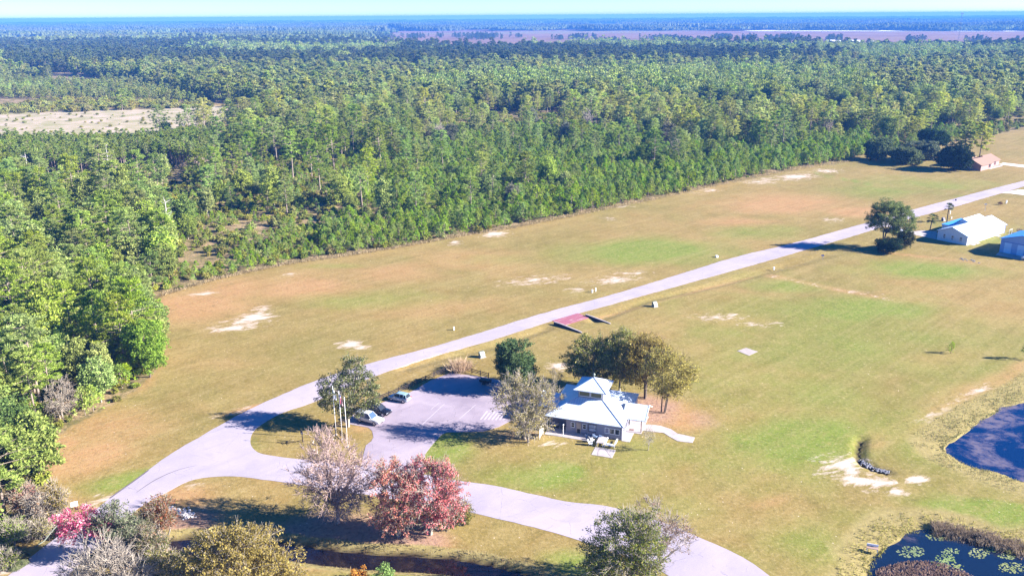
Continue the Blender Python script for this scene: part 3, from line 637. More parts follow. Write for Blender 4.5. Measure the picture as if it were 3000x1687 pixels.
mb = MB(); mb.ext_x([(-.36, 2.75), (-.36, 2.86), (5, 5.06), (9.9, 3.08), (9.9, 2.96), (5, 4.9)], -.33, -.26); mb.build('rake_trim', M_BTRIM, B2)
MB().box(-.25, L2+.6, -.42, -.36, 2.72, 2.87).build('gutter', M_BTRIM, B2)
rp = MB(); rp.box(9.6, 22.8, 9.95, 13.2, 2.95, 3.1); rp.build('rear_porch_roof', M_SHADEROOF, B2); MB().box(9.7, 22.7, 9.52, 13.0, 0, 2.94).build('rear_porch_wall', M_SIDWX, B2)
for i, yy in enumerate((7.6, 5.0, 2.35)):
    wn = windowp(B2, 'window', (-.003, yy, 1.0), (0, -1, 0), .75, 1.35, mull=(1, 2), glass=M_GLASS2)
    mb = MB(); mb.add([(-.05, yy-.05, 1.75), (-.05, yy-.7, 1.75), (-.05, yy-.375, 2.25)], [(0, 1, 2)]); mb.build('dark_arch', M_GLASS, wn)
for xx, w1, h1, z1 in ((2.3, .95, 2.1, .1), (5.0, .95, 2.1, .1), (15.0, .5, .6, 1.3), (19.6, .95, 2.1, .1), (24.0, .6, 1.3, .9)):
    if h1 > 2:
        dd = MB().box(xx, xx+w1, -.05, -.003, z1, z1+h1).build('door', M_SIDW, B2); MB().box(xx+w1-.18, xx+w1-.02, -.06, -.051, z1+.2, z1+h1-.1).build('door_glass', M_GLASS2, dd)
        MB().box(xx-.5, xx+w1+.5, -1.3, -.05, 0, .1).build('door_step', M_CONC, B2)
    else: windowp(B2, 'window', (xx, -.003, z1), (1, 0, 0), w1, h1, glass=M_GLASS2)
for a_ in range(2): MB().box(L2-.4, L2-.28, -.3+a_*.0, -.18, 0, 2.8).build('corner_trim', M_BTRIM, B2) if a_ == 0 else None
fr_ = thing('pipe_frame', 'white pipe gate frame standing at the far corner of the long white building', 'gate', (143.9+24.5*cos(radians(37.3))+2.2*sin(radians(37.3)), 255.5+24.5*sin(radians(37.3))-2.2*cos(radians(37.3)), 0), radians(37.3))
mb = MB(); mb.tube((0, 0, 0), (0, 0, 1.7), .07); mb.tube((2, 0, 0), (2, 0, 1.7), .07); mb.tube((0, 0, 1.66), (2, 0, 1.66), .06); mb.build('frame', M_WHITE, fr_)
tag(sheet('driveway', W([(2640,668),(2662,675),(2720,690),(2744,700),(2744,688),(2748,683),(2700,682),(2665,676),(2655,672),(2600,655),(2590,664)]), .035, M_CONC), kind='structure')
tag(sheet('driveway', W([(2744,702),(2744,678),(2706,675),(2668,679),(2670,686)]), .04, M_CONC), kind='structure')
tag(sheet('driveway', W([(3060,570),(3000,572),(2960,567),(2935,566),(2950,562),(2985,556),(3060,560)]), .036, plain('bright_concrete_drive', (.62,.58,.56), .9)), kind='structure')
# --- blue barn at the right edge
B3 = thing('blue_metal_barn', 'pale blue striped metal barn cut off by the right edge of the photo', 'barn', (150.0, 247.9, 0), radians(38.0))
Wd = 12.0; L3 = 14.0
mb = MB(); mb.add([(0, 0, 0), (0, -Wd, 0), (0, -Wd, 4.3), (0, -Wd/2, 6.1), (0, 0, 4.3), (L3, 0, 0), (L3, -Wd, 0), (L3, -Wd, 4.3), (L3, -Wd/2, 6.1), (L3, 0, 4.3)], [(0, 4, 3, 2, 1), (5, 6, 7, 8, 9), (0, 5, 9, 4), (1, 2, 7, 6)]); mb.build('wall', plain('mid_blue_metal_wall', (.30, .42, .68), .5), B3)
mb = MB(); mb.ext_x([(.45, 4.2), (-Wd/2, 6.2), (-Wd-.45, 4.2), (-Wd-.45, 4.32), (-Wd/2, 6.34), (.45, 4.32)], -.4, L3+.4); mb.build('roof', M_SHADEROOF, B3)
for i in range(3):
    y0 = -1.2-i*3.7; dd = MB().box(-.07, -.003, y0-2.0, y0, .1, 3.3).build('door', plain('light_blue_door', (.55, .70, .90), .5), B3)
    MB().box(-.10, -.071, y0-1.95, y0-.05, 1.6, 1.68).build('door_rail', M_SIDB, dd)
MB().box(-.10, -.003, -Wd, 0, 3.45, 3.6).build('door_track', M_BTRIM, B3)
tag(sheet('barn_apron', [(150.0-.1, 247.8), (147.0, 244.4), (153.2, 236.6), (156.5, 239.8)], .05, M_CONC), kind='structure')
# --- pink brick house far right
B4 = thing('brick_house', 'low pink brick house with brown gabled roofs beside dark live oaks', 'house', (228.1, 395.8, 0), radians(38.4))
def gable_block(par, x0, x1, y0, y1, ze, zr_, ax, m_w, m_r, ov=.5):
    if ax == 'y':       # ridge along y
        xc = (x0+x1)/2
        MB().ext_y([(x0, 0), (x1, 0), (x1, ze), (xc, zr_-.1), (x0, ze)], y0, y1).build('wall', m_w, par)
        MB().ext_y([(x0-ov, ze-.12), (xc, zr_+.0), (x1+ov, ze-.12), (x1+ov, ze+.03), (xc, zr_+.16), (x0-ov, ze+.03)], y0-ov, y1+ov).build('roof', m_r, par)
    else:
        yc = (y0+y1)/2
        MB().ext_x([(y0, 0), (y1, 0), (y1, ze), (yc, zr_-.1), (y0, ze)], x0, x1).build('wall', m_w, par)
        MB().ext_x([(y0-ov, ze-.12), (yc, zr_), (y1+ov, ze-.12), (y1+ov, ze+.03), (yc, zr_+.16), (y0-ov, ze+.03)], x0-ov, x1+ov).build('roof', m_r, par)
gable_block(B4, 0, 9.0, 0, 9, 2.7, 5.0, 'x', M_BRICK, M_SHING)
gable_block(B4, -14, -2.5, -1.5, 7.5, 2.6, 4.9, 'x', M_BRICK, M_SHING)
gable_block(B4, -10, 6, 9.2, 17, 2.7, 5.2, 'x', M_BRICK, M_SHING)
windowp(B4, 'window', (3.6, -.004, .9), (1, 0, 0), 1.4, 1.4, mull=(2, 2), frame=plain('maroon', (.25, .05, .06)))
windowp(B4, 'window', (-5.8, -1.504, .9), (1, 0, 0), 1.8, 1.3, mull=(2, 1), frame=plain('maroon', (.25, .05, .06)))
for xx in (-2.2,): MB().box(xx-.15, xx+.15, -1.5, -1.2, 0, 2.5).build('post', M_WHITE, B4)
MB().box(-.9, .0, 3.4, 3.9, 0, 2.1).build('door', M_WHITE, B4)
tag(sheet('driveway', W([(2925,482),(2940,477),(3000,484),(3080,492),(3080,498),(3000,491)]), .036, plain('pale_drive', (.62,.58,.54), .9)), kind='structure')
tag(sheet('driveway', W([(2890,494),(2935,484),(2938,487),(2900,496)]), .036, M_CONC), kind='structure')

# ------------------------------------------------------------------ vehicles
def car(name, label, cat, loc, rz, col, L=4.5, Wd=1.8, Hh=1.55, kind='hatch', glass=M_GLASS, roofc=None, group=None):
    t_ = thing(name, label, cat, loc, rz, group); h = Wd/2
    pm = mat(name+'_paint'); n = NT(pm); n.finish(n.mix(n.noise(2, 2, .5, n.obj()), tuple(x*.95 for x in col), col), .25, None, .1, .5, Coat_Weight=.6)
    sh = {'hatch': [(-.5,.55,.80),(-.485,.30,.92),(-.44,.24,.98),(-.30,.22,.97),(0,.22,.95),(.22,.22,.93),(.36,.24,.84),(.46,.28,.70),(.495,.34,.58)],
          'suv':   [(-.5,.60,.86),(-.49,.34,1.0),(-.44,.30,1.05),(-.30,.28,1.05),(0,.28,1.04),(.20,.28,1.03),(.34,.30,.98),(.46,.34,.90),(.495,.42,.74)],
          'truck': [(-.5,.55,.95),(-.49,.42,1.05),(-.44,.38,1.08),(-.30,.36,1.08),(0,.36,1.08),(.20,.36,1.07),(.34,.36,1.03),(.46,.38,.96),(.495,.45,.80)]}[kind]
    vs = []; n_ = len(sh)
    for i, (fx, zb, zt) in enumerate(sh):
        e = 1 if 0 < i < n_-1 else .86; e = .95 if i in (1, n_-2) else e; zm = (zb+zt)/2; x = fx*L
        ring = [(-h*e*.92, zb), (-h*e, zb+.12), (-h*e, zm+.05), (-h*e*.95, zt-.06), (-h*e*.86, zt), (0, zt+.025), (h*e*.86, zt), (h*e*.95, zt-.06), (h*e, zm+.05), (h*e, zb+.12), (h*e*.92, zb)]
        vs += [(x, y, z) for y, z in ring]
    k = 11; fs = []
    for i in range(n_-1):
        for j in range(k): fs.append((i*k+j, i*k+(j+1) % k, (i+1)*k+(j+1) % k, (i+1)*k+j))
    fs += [tuple(range(k))[::-1], tuple(range((n_-1)*k, n_*k))]
    b = MB(); b.add(vs, fs); body = b.build('body', pm, t_, smooth=True)
    gp = {'hatch': [(-.47,.93,.80),(-.40,Hh-.10,.68),(-.30,Hh-.02,.66),(-.02,Hh,.66),(.08,Hh-.05,.66),(.27,.92,.80)],
          'suv': [(-.48,1.02,.84),(-.44,Hh-.10,.72),(-.34,Hh-.02,.70),(0,Hh,.70),(.06,Hh-.05,.70),(.21,1.02,.84)],
          'truck': [(-.49,1.06,.86),(-.46,Hh-.1,.74),(-.36,Hh-.02,.72),(0,Hh,.72),(.05,Hh-.06,.72),(.19,1.05,.84)]}[kind]
    zb = .9 if kind == 'hatch' else 1.0; vs = []; fs = []
    m_ = len(gp)
    for fx, z, wy in gp:
        wy = h*wy
        vs += [(fx*L, -h*.88, zb), (fx*L, -wy if z > zb+.2 else -h*.87, z), (fx*L, wy if z > zb+.2 else h*.87, z), (fx*L, h*.88, zb)]
    for i in range(m_-1):
        for j in range(3): fs.append((i*4+j, i*4+j+1, (i+1)*4+j+1, (i+1)*4+j))
    MB().add(vs, fs).build('window_glass', glass, t_, smooth=False)
    # roof skin & pillars
    rp_ = MB(); a0, a1 = gp[1], gp[-2]
    pts = [(fx*L, wy*h, z) for fx, z, wy in gp[1:-1]]
    for i in range(len(pts)-1):
        (x0, y0, z0), (x1, y1, z1) = pts[i], pts[i+1]
        rp_.add([(x0, -y0-.01, z0-.03), (x0, -y0*.96, z0+.025), (x0, y0*.96, z0+.025), (x0, y0+.01, z0-.03), (x1, -y1-.01, z1-.03), (x1, -y1*.96, z1+.025), (x1, y1*.96, z1+.025), (x1, y1+.01, z1-.03)],
                [(0, 1, 5, 4), (1, 2, 6, 5), (2, 3, 7, 6)])
    for s_ in (-1, 1):
        for fa, fb in ((gp[0], gp[1]), (gp[-1], gp[-2])): rp_.tube((fa[0]*L, s_*h*.87, fa[1]), (fb[0]*L, s_*h*fb[2], fb[1]), .05, n=5)
        xm = -.12*L; rp_.tube((xm, s_*h*.885, zb), (xm, s_*h*.685 if kind == 'hatch' else s_*h*.72, Hh-.05), .045, n=5)
        xm = -.30*L; rp_.tube((xm, s_*h*.885, zb), (xm, s_*h*.69 if kind == 'hatch' else s_*h*.72, Hh-.06), .06, n=5)
    if roofc:
        rm = plain('blue_tinted_roof', roofc, .2, .1, .5); rp_.build('roof', rm, t_)
    else: rp_.build('roof', pm, t_)
    R_ = .33 if kind == 'hatch' else .38
    for fx in (-.30, .30):
        for s_ in (-1, 1):
            w = MB(); w.tube((fx*L, s_*(h-.22), R_), (fx*L, s_*(h+.005), R_), R_, R_, 18); wo_ = w.build('wheel', M_RUB, t_)
            MB().tube((fx*L, s_*(h+.006), R_), (fx*L, s_*(h+.02), R_), R_*.66, R_*.6, 14).build('rim', M_RIM, wo_)
    for s_ in (-1, 1):
        MB().box(.455*L, .487*L, s_*h*.72-.17, s_*h*.72+.17, sh[-2][2]-.22, sh[-2][2]-.08).build('headlight', plain('headlight_glass', (.6,.62,.7), .1, .3), t_)
        MB().box(-.502*L, -.47*L, s_*h*.76-.12, s_*h*.76+.12, .72, .95).build('tail_light', plain('red_light', (.5,.02,.03), .3), t_)
        MB().box(.12*L, .155*L, s_*(h+.02)-.09, s_*(h+.02)+.09, zb+.02, zb+.16).build('mirror', pm, t_)
    MB().box(.475*L, .499*L, -h*.4, h*.4, .45, .62).build('grille', M_DARKMETAL, t_)
    MB().box(-.503*L, -.495*L, -.26, .26, .55, .68).build('licence_plate', M_WHITE, t_)
    return t_, body
def place_from_wheel(u, v, rz, L, Wd, which, side):
    """centre from a near wheel contact; which = +1 front wheel, side = +1 if the wheel is on the car's left"""
    x, y = G(u, v); return (x - which*.30*L*cos(rz) - side*(-sin(rz))*Wd/2*.95, y - which*.30*L*sin(rz) - side*cos(rz)*Wd/2*.95, .034)
CG = 'cars parked along the wooden fence'
rz = radians(155); c1, _b = car('parked_car', 'silver blue hatchback parked nose to the fence, farthest of the three cars', 'car', place_from_wheel(1145.5, 1175, rz, 4.4, 1.8, 1, 1), rz, (.33, .40, .46), 4.4, 1.8, 1.6, 'hatch', roofc=(.26, .40, .50), group=CG)
c1.location = (-21.75, 146.2, .034)
MB().box(-.55, -.1, .903, .908, .62, .74).build('door_logo', M_WHITE, c1)
rz = radians(-27); c2, _b = car('parked_suv', 'black sport utility vehicle parked between the silver hatchback and the white truck', 'car', place_from_wheel(1121, 1221, rz, 4.9, 1.9, 1, -1), rz, (.012, .012, .02), 4.9, 1.9, 1.75, 'suv', group=CG)
rz = radians(-27); c3, _b = car('parked_truck', 'white sport utility truck parked facing out under the olive tree', 'car', place_from_wheel(1096, 1247, rz, 5.3, 1.98, 1, -1), rz, (.62, .62, .64), 5.3, 1.98, 1.9, 'truck', glass=plain('blue_tinted_glass', (.06,.10,.22), .08, spec=.6), group=CG)
g4 = G(2628, 681); car('white_suv', 'white vehicle on the driveway half hidden behind the lone pine', 'car', (g4[0], g4[1], .04), radians(-42), (.62, .62, .64), 4.9, 1.9, 1.7, 'suv')
g5 = G(3006, 762); car('white_pickup', 'white vehicle nose at the right edge of the photo by the barn apron', 'car', (g5[0]+1.0, g5[1]-.2, .05), radians(160), (.6, .6, .62), 4.9, 1.9, 1.6, 'suv')

# ------------------------------------------------------------------ fences, poles, boxes
def rail_fence(name, label, pts, gap=2.3, H_=1.15):
    x0, y0 = pts[0]; t_ = thing(name, label, 'fence', (x0, y0, 0))
    cum = [0]
    for a, b in zip(pts, pts[1:]): cum.append(cum[-1]+hypot(b[0]-a[0], b[1]-a[1]))
    n = max(2, int(round(cum[-1]/gap))); P = []
    for i in range(n+1):
        s = cum[-1]*i/n; j = max(k for k in range(len(cum)-1) if cum[k] <= s+1e-6); q = (s-cum[j])/max(cum[j+1]-cum[j], 1e-6)
        P.append((pts[j][0]+(pts[j+1][0]-pts[j][0])*q-x0, pts[j][1]+(pts[j+1][1]-pts[j][1])*q-y0))
    for p in P: MB().box(p[0]-.075, p[0]+.075, p[1]-.075, p[1]+.075, -.1, H_+.08).build('post', M_BLACKW, t_)
    for z in (.35, .68, 1.0):
        mb = MB()
        for a, b in zip(P, P[1:]):
            L = hypot(b[0]-a[0], b[1]-a[1]); nxv, nyv = -(b[1]-a[1])/L*.02, (b[0]-a[0])/L*.02; off = -.095
            ox, oy = nxv/.02*off, nyv/.02*off
            mb.add([(a[0]-nxv+ox, a[1]-nyv+oy, z), (b[0]-nxv+ox, b[1]-nyv+oy, z), (b[0]+nxv+ox, b[1]+nyv+oy, z), (a[0]+nxv+ox, a[1]+nyv+oy, z),
                    (a[0]-nxv+ox, a[1]-nyv+oy, z+.14), (b[0]-nxv+ox, b[1]-nyv+oy, z+.14), (b[0]+nxv+ox, b[1]+nyv+oy, z+.14), (a[0]+nxv+ox, a[1]+nyv+oy, z+.14)],
                   [(0,3,2,1),(4,5,6,7),(0,1,5,4),(1,2,6,5),(2,3,7,6),(3,0,4,7)])
        mb.build('rail', M_BLACKW, t_)
    return t_
rail_fence('rail_fence', 'long dark wooden rail fence between main road and parking lot', W([(1080,1186),(1150,1158),(1204,1136),(1262,1109),(1322,1084)]))
rail_fence('rail_fence', 'short dark rail fence at the far lot corner, right of the dry grass', W([(1358,1087),(1395,1097),(1432,1108)]), 2.2)
rail_fence('rail_fence', 'dark rail fence beside the flagpoles left of the white truck', W([(1022,1238),(990,1252),(975,1262),(1012,1286)]), 1.6, 1.0)
def flagpole(u, v, h, label, flag=None):
    x, y = G(u, v); t_ = thing('flagpole', label, 'flagpole', (x, y, 0), 0, 'flagpoles at the parking lot corner')
    MB().tube((0, 0, 0), (0, 0, h), .06, .035, 10).build('pole', M_WHITE, t_, smooth=True); MB().ball((0, 0, h+.07), .1).build('finial', M_WHITE, t_, smooth=True); MB().tube((0, 0, -.05), (0, 0, .12), .2, .2, 12).build('base', M_CONC, t_)
    if flag:
        vs = []; nseg = 8; W_, Hf = .5, 1.9
        for i in range(nseg+1):
            for j in range(6):
                a = j/5; z = h-.25-Hf*i/nseg; vs.append((.07+W_*a*(.35+.65*min(1, i/4)), .10*sin(a*9+i*.5), z-.5*a))
        mb = MB(); mb.add(vs, [(i*6+j, i*6+j+1, (i+1)*6+j+1, (i+1)*6+j) for i in range(nseg) for j in range(5)])
        if flag == 'us':
            m = mat('striped_flag_cloth'); n = NT(m); s = n.n('ShaderNodeSeparateXYZ', {0: n.obj()})
            st = n.math('LESS_THAN', n.math('FRACT', n.math('MULTIPLY', n.math('ADD', s.outputs[0], n.math('MULTIPLY', s.outputs[2], .0)), 12)), .5)
            c = n.mix(st, (.7, .65, .65), (.55, .04, .06)); c = n.mix(n.math('GREATER_THAN', s.outputs[2], h-.85), c, (.05, .07, .25)); n.finish(c, .8); fm = m
        else: fm = plain('white_flag_cloth', (.65, .66, .72), .8)
        f_ = mb.build('flag', fm, t_); sm = f_.modifiers.new('s', 'SOLIDIFY'); sm.thickness = .01
flagpole(985, 1273, 9.2, 'tallest flagpole, left of three, with a limp white flag', 'w')
flagpole(1003, 1286, 9.0, 'middle flagpole with a limp striped flag', 'us')
flagpole(1019, 1309, 9.2, 'right flagpole of the three, without a flag')
x, y = G(887, 1294); sg = thing('sign_post', 'black post carrying a small framed sign on the grass island', 'sign', (x, y, 0), radians(-30))
MB().box(-.06, .06, -.06, .06, 0, 2.3).build('post', M_BLACKW, sg); MB().box(-.28, .28, -.09, -.062, 1.5, 2.15).build('sign_board', plain('dark_board', (.05,.05,.07)), sg); MB().box(-.2, .2, -.096, -.0905, 1.6, 1.78).build('sign_panel', M_WHITE, sg)
x, y = G(838, 1298); br = thing('fallen_branch', 'dead branched limb lying on the grass island by the junction', 'branch', (x, y, .08), radians(10))
mb = MB()
for a_, b_ in (((-1.5,.5,0),(0,0,.05)),((0,0,.05),(1.6,.1,.0)),((0,0,.05),(.9,.7,.3)),((-.6,.2,.05),(-.2,-.6,.05)),((1.6,.1,0),(2.8,.6,.0)),((.3,0,.1),(.4,-.7,.0))): mb.tube(a_, b_, .07, .03, 6)
mb.build('branch', M_BLACKW, br)
def util_box(u, v, s, label, m=M_GREYBOX, cat='utility box'):
    x, y = G(u, v); t_ = thing('utility_box', label, cat, (x, y, 0), radians(35), 'utility boxes in the road verge')
    MB().box(-.75*s, .75*s, -.6*s, .6*s, 0, .1).build('pad', M_CONC, t_)
    MB().add([(-.6*s,-.45*s,.1),(.6*s,-.45*s,.1),(.6*s,.45*s,.1),(-.6*s,.45*s,.1),(-.6*s,-.40*s,.65*s),(.6*s,-.40*s,.65*s),(.6*s,.45*s,1.25*s),(-.6*s,.45*s,1.25*s),(-.6*s,.0,1.25*s),(.6*s,.0,1.25*s)],
             [(0,3,2,1),(0,1,5,4),(4,5,9,8),(8,9,6,7),(2,3,7,6),(1,2,6,9,5),(3,0,4,8,7)]).build('cabinet', m, t_)
    MB().box(-.5*s, .5*s, -.46*s, -.452*s, .2, .55*s).build('door', plain('pale_grey_door', (.4,.43,.42)), t_)
util_box(1412, 1046, 1.0, 'grey green transformer cabinet beside the road near the round green tree')
util_box(1918, 898, 1.0, 'grey green transformer cabinet in the verge midway along the road')
util_box(2763, 647, .95, 'dark transformer cabinet beside the taller palm', plain('dark_cabinet', (.08,.07,.09), .6))
def marker(u, v, label, w=.28, h=.75, m=M_WHITE, name='utility_pedestal'):
    x, y = G(u, v); t_ = thing(name, label, 'marker', (x, y, 0), radians(20), 'small white pedestals along the road')
    MB().box(-w/2, w/2, -w/2, w/2, 0, h).build('pedestal', m, t_, bevel=.02); MB().box(-w/2-.03, w/2+.03, -w/2-.03, w/2+.03, h, h+.07).build('cap', m, t_)
marker(1330, 967, 'white pedestal alone on the far verge, farthest left along the road'); marker(1735, 857, 'left of the paired white pedestals by the sandy patch', .35); marker(1745, 854, 'taller right one of the paired white pedestals', .24, .95)
marker(2100, 754, 'squat white box on the grass just beyond the road', .7, .5); marker(2267, 790, 'white pedestal on the near verge by the tan track', .35, .7); marker(2783, 627, 'white pedestal right of the taller palm', .25, 1.2); marker(2800, 588, 'tiny dark meter box beyond the road near the frame edge', .4, .5, M_DARKMETAL)
marker(2948, 596, 'white pedestal right of the bare brown bush', .35, 1.1); marker(2762+25, 641, 'low white pedestal at the foot of the taller palm', .3, .6)
def signpost(u, v, label, h=1.5, m=plain('blue_sign', (.12,.13,.45)), w=.75, hh=.5):
    x, y = G(u, v); t_ = thing('yard_sign', label, 'sign', (x, y, 0), radians(-10)); MB().box(-.04, .04, -.04, .04, 0, h).build('post', M_WHITE, t_)
    MB().box(-w/2-.1, w/2-.1, -.07, -.042, h-hh, h).build('sign_board', m, t_); MB().box(-w/2+.0, w/2-.3, -.075, -.0705, h-hh*.75, h-hh*.45).build('sign_panel', M_WHITE, t_)
signpost(2410, 760, 'small blue and white sign on a post in the shade strip of the lone pine')
signpost(2885, 620, 'tall white post with a short side arm sign beyond the long white building', 3.0, M_WHITE, .9, .4)
# white marker board near bottom left, picnic table by the pond
x, y = G(220, 1492); wb = thing('white_board', 'tilted white board standing in the brown grass at the lower left', 'board', (x, y, 0), radians(25))
MB().box(-.5, .5, -.04, .04, .55, 1.35).build('board', M_WHITE, wb)
for a_ in (-.35, .35): MB().box(a_-.04, a_+.04, .041, .12, 0, 1.2).build('post', M_BLACKW, wb)
x, y = G(2555, 1612); tb = thing('park_bench', 'small weathered bench with white legs on the near pond bank', 'bench', (x, y, 0), radians(-20))
MB().box(-.75, .75, -.3, .3, .42, .48).build('seat', plain('brown_plank', (.33,.22,.18)), tb); MB().box(-.75, .75, .3, .36, .5, .85).build('backrest', M_WHITE, tb)
for a_ in (-.65, .65): MB().box(a_-.05, a_+.05, -.28, .34, 0, .42).build('leg', M_WHITE, tb)
# red painted culvert apron with two walls
ap = thing('culvert_apron', 'faded red painted concrete apron joining the road edge', 'apron'); A4 = W([(1617,940),(1693,917.5),(1728,930.5),(1658,952.5)])
m = mat('faded_red_paint'); n = NT(m); P = n.pos(); s = n.noise(1.0, 5, .7, n.smap(P, 38, .22, 1.6))
n.finish(n.mix(n.ramp(s, .55, .66), n.mix(n.noise(.5, 3, .6, P), (.26, .075, .11), (.33, .12, .16)), (.45, .36, .34)), .8)
MB().prism(A4 if True else None, -.05, .06).build('slab', m, ap)
def wall_w(label, p0, p1, h0, h1):
    A, B = G(*p0), G(*p1); L = hypot(B[0]-A[0], B[1]-A[1]); t_ = thing('culvert_wall', label, 'wall', (A[0], A[1], 0), atan2(B[1]-A[1], B[0]-A[0]), 'low walls beside the red apron')
    MB().ext_y([(0, -.7), (L, -.3), (L, h1), (L*.25, h0), (0, h0)], -.12, .12).build('wall', plain('shade_dark_concrete', (.07,.06,.08), .9, var=.3), t_)  # near-black colour stands in for the shadow on the wall's left side
    MB().ext_y([(0, h0), (L*.25, h0), (L, h1), (L, h1+.08), (L*.25, h0+.08), (0, h0+.08)], -.17, .17).build('cap', plain('pale_cap', (.36,.32,.33)), t_)
wall_w('longer dark wall with pale cap, left of the red apron', (1623, 950), (1704, 976), .65, .25)
wall_w('thin dark wall right of the red apron', (1716, 925), (1788, 949), .35, .12)
# dumpster / bin / black trailer at the lot corner
x, y = G(1422, 1124); db = thing('black_trailer', 'small black utility trailer in deep shade under the round green tree', 'trailer', (x, y, .034), radians(-25))
MB().box(-1.1, 1.1, -.6, .6, .45, .95).build('body', M_DARKMETAL, db); MB().tube((1.1, 0, .5), (1.9, 0, .45), .05).build('tow_bar', M_DARKMETAL, db)
for s_ in (-1, 1):
    w = MB(); w.tube((0, s_*.62, .32), (0, s_*.8, .32), .32, .32, 14); w.build('wheel', M_RUB, db)
x, y = G(1459, 1143); bb = thing('blue_bin', 'bright blue wheeled bin at the lot edge beside the pale bushy tree', 'bin', (x, y, .034), radians(-25))
MB().add([(-.28,-.3,.1),(.28,-.3,.1),(.28,.3,.1),(-.28,.3,.1),(-.34,-.36,1.0),(.34,-.36,1.0),(.34,.36,1.0),(-.34,.36,1.0)], [(0,3,2,1),(4,5,6,7),(0,1,5,4),(1,2,6,5),(2,3,7,6),(3,0,4,7)]).build('body', plain('bright_blue_plastic', (.02,.16,.75), .5), bb)
MB().box(-.37, .37, -.4, .4, 1.0, 1.07).build('lid', plain('bright_blue_plastic', (.02,.16,.75), .5), bb)
for s_ in (-1, 1): MB().tube((s_*.3, .3, .1), (s_*.38, .3, .1), .1, .1, 10).build('wheel', M_RUB, bb)
# stones
def rocks(name, label, pts, n, s0, s1, m, seed, spread):
    r = random.Random(seed); mb = MB(); k = 0
    for _ in range(n):
        a = r.random()*(len(pts)-1); i = int(a); q = a-i; u = pts[i][0]*(1-q)+pts[i+1][0]*q+r.gauss(0, spread); v = pts[i][1]*(1-q)+pts[i+1][1]*q+r.gauss(0, spread*.5)
        x, y = G(u, v); s = r.uniform(s0, s1); o0 = len(mb.v); mb.ball((x, y, s*.15-(.25 if 'ditch' in label else 0)), s, 6, 4, .7)
        for w in range(o0, len(mb.v)): vx = mb.v[w]; mb.v[w] = (vx[0]+r.uniform(-.2, .2)*s, vx[1]+r.uniform(-.2, .2)*s, vx[2]+r.uniform(-.15, .15)*s)
    return tag(mb.build(name, m), label, 'rocks', kind='stuff')
M_ROCKW = plain('pale_rock', (.56,.52,.50), .9, var=.3); M_ROCKG = plain('grey_rock', (.24,.24,.27), .9, var=.3)
rocks('riprap_stones', 'pale riprap stones heaped on the creek bank at the lower left', [(500,1490),(540,1500),(555,1515)], 90, .12, .3, M_ROCKW, 2, 11)
rocks('riprap_stones', 'white stones strung down the bank behind the mixed shrubs', [(490,1520),(450,1545),(425,1560),(400,1590)], 70, .15, .35, M_ROCKW, 3, 7)
rocks('ditch_stones', 'grey stones lining the curved ditch near the upper pond', [(2524,1345),(2545,1362),(2575,1372),(2605,1378)], 150, .08, .18, M_ROCKG, 4, 5)
rocks('debris_row', 'dark and pale rubble row in the grass below the long white building', [(2812,758),(2830,760),(2850,765),(2875,772)], 22, .12, .3, M_ROCKG, 5, 3)
# wooden footbridge edge near the lower left: guard curb along the road
A, B, C_, D_ = [G(*q) for q in ((184,1522),(150,1560),(130,1585),(104,1602))]
cb_ = thing('bridge_curb', 'pale concrete culvert curb beside the road at the lower left', 'curb'); mb = MB()
for a, b in ((A, B), (B, C_), (C_, D_)): mb.tube((a[0], a[1], .1), (b[0], b[1], .1), .07, n=4)
mb.build('curb', M_GREYBOX, cb_)
# far water tower / mast
x, y = 2600.0, 5000.0
tp = G(2820, 50, 88)
d_ = 2050.0
ray = Fv*FPX + Rv*(2820-1500) + Uv*(843.5-37); tt = d_/ray[1]; tx, ty, tz = ray[0]*tt, ray[1]*tt, CAM_H+ray[2]*tt
tw = thing('communication_mast', 'distant lattice mast with twin drum antennas above the right horizon', 'mast', (tx, ty, 0))
mb = MB()
for a_ in (-1.2, 1.2): mb.tube((a_, 0, 0), (a_, 0, tz), .28, .2, 6)
for k in range(16): mb.tube((-1.2, 0, tz*k/16), (1.2, 0, tz*(k+1)/16), .12, .12, 4)
mb.build('mast', plain('mast_metal', (.18,.2,.24)), tw)
for a_ in (-2.0, 2.0): MB().tube((a_, 0, tz-4), (a_, 0, tz-1.4), 1.0, 1.0, 10).build('antenna', plain('antenna_metal', (.2,.22,.26)), tw)
# far white roofs and open strips
mfar = plain('far_white_roof', (.75,.75,.75)); rr = random.Random(8)
for (u0, u1, v), pos_ in zip(((2422,2446,127.5),(2452,2470,129),(2485,2520,128),(2545,2560,131)), ('leftmost long', 'second', 'third and longest', 'rightmost small')):
    A = G(u0, v); B = G(u1, v); t_ = thing('greenhouse_shed', pos_+' low white shed in the row at the far marsh edge', 'shed', (A[0], A[1], 0), atan2(B[1]-A[1], B[0]-A[0]), 'far white sheds at the marsh edge')
    L = hypot(A[0]-B[0], A[1]-B[1]); MB().box(0, L, 0, 20, 0, 4).build('wall', mfar, t_); MB().ext_x([(-1, 4.02), (10, 8), (21, 4.02)], -1, L+1).build('roof', mfar, t_)
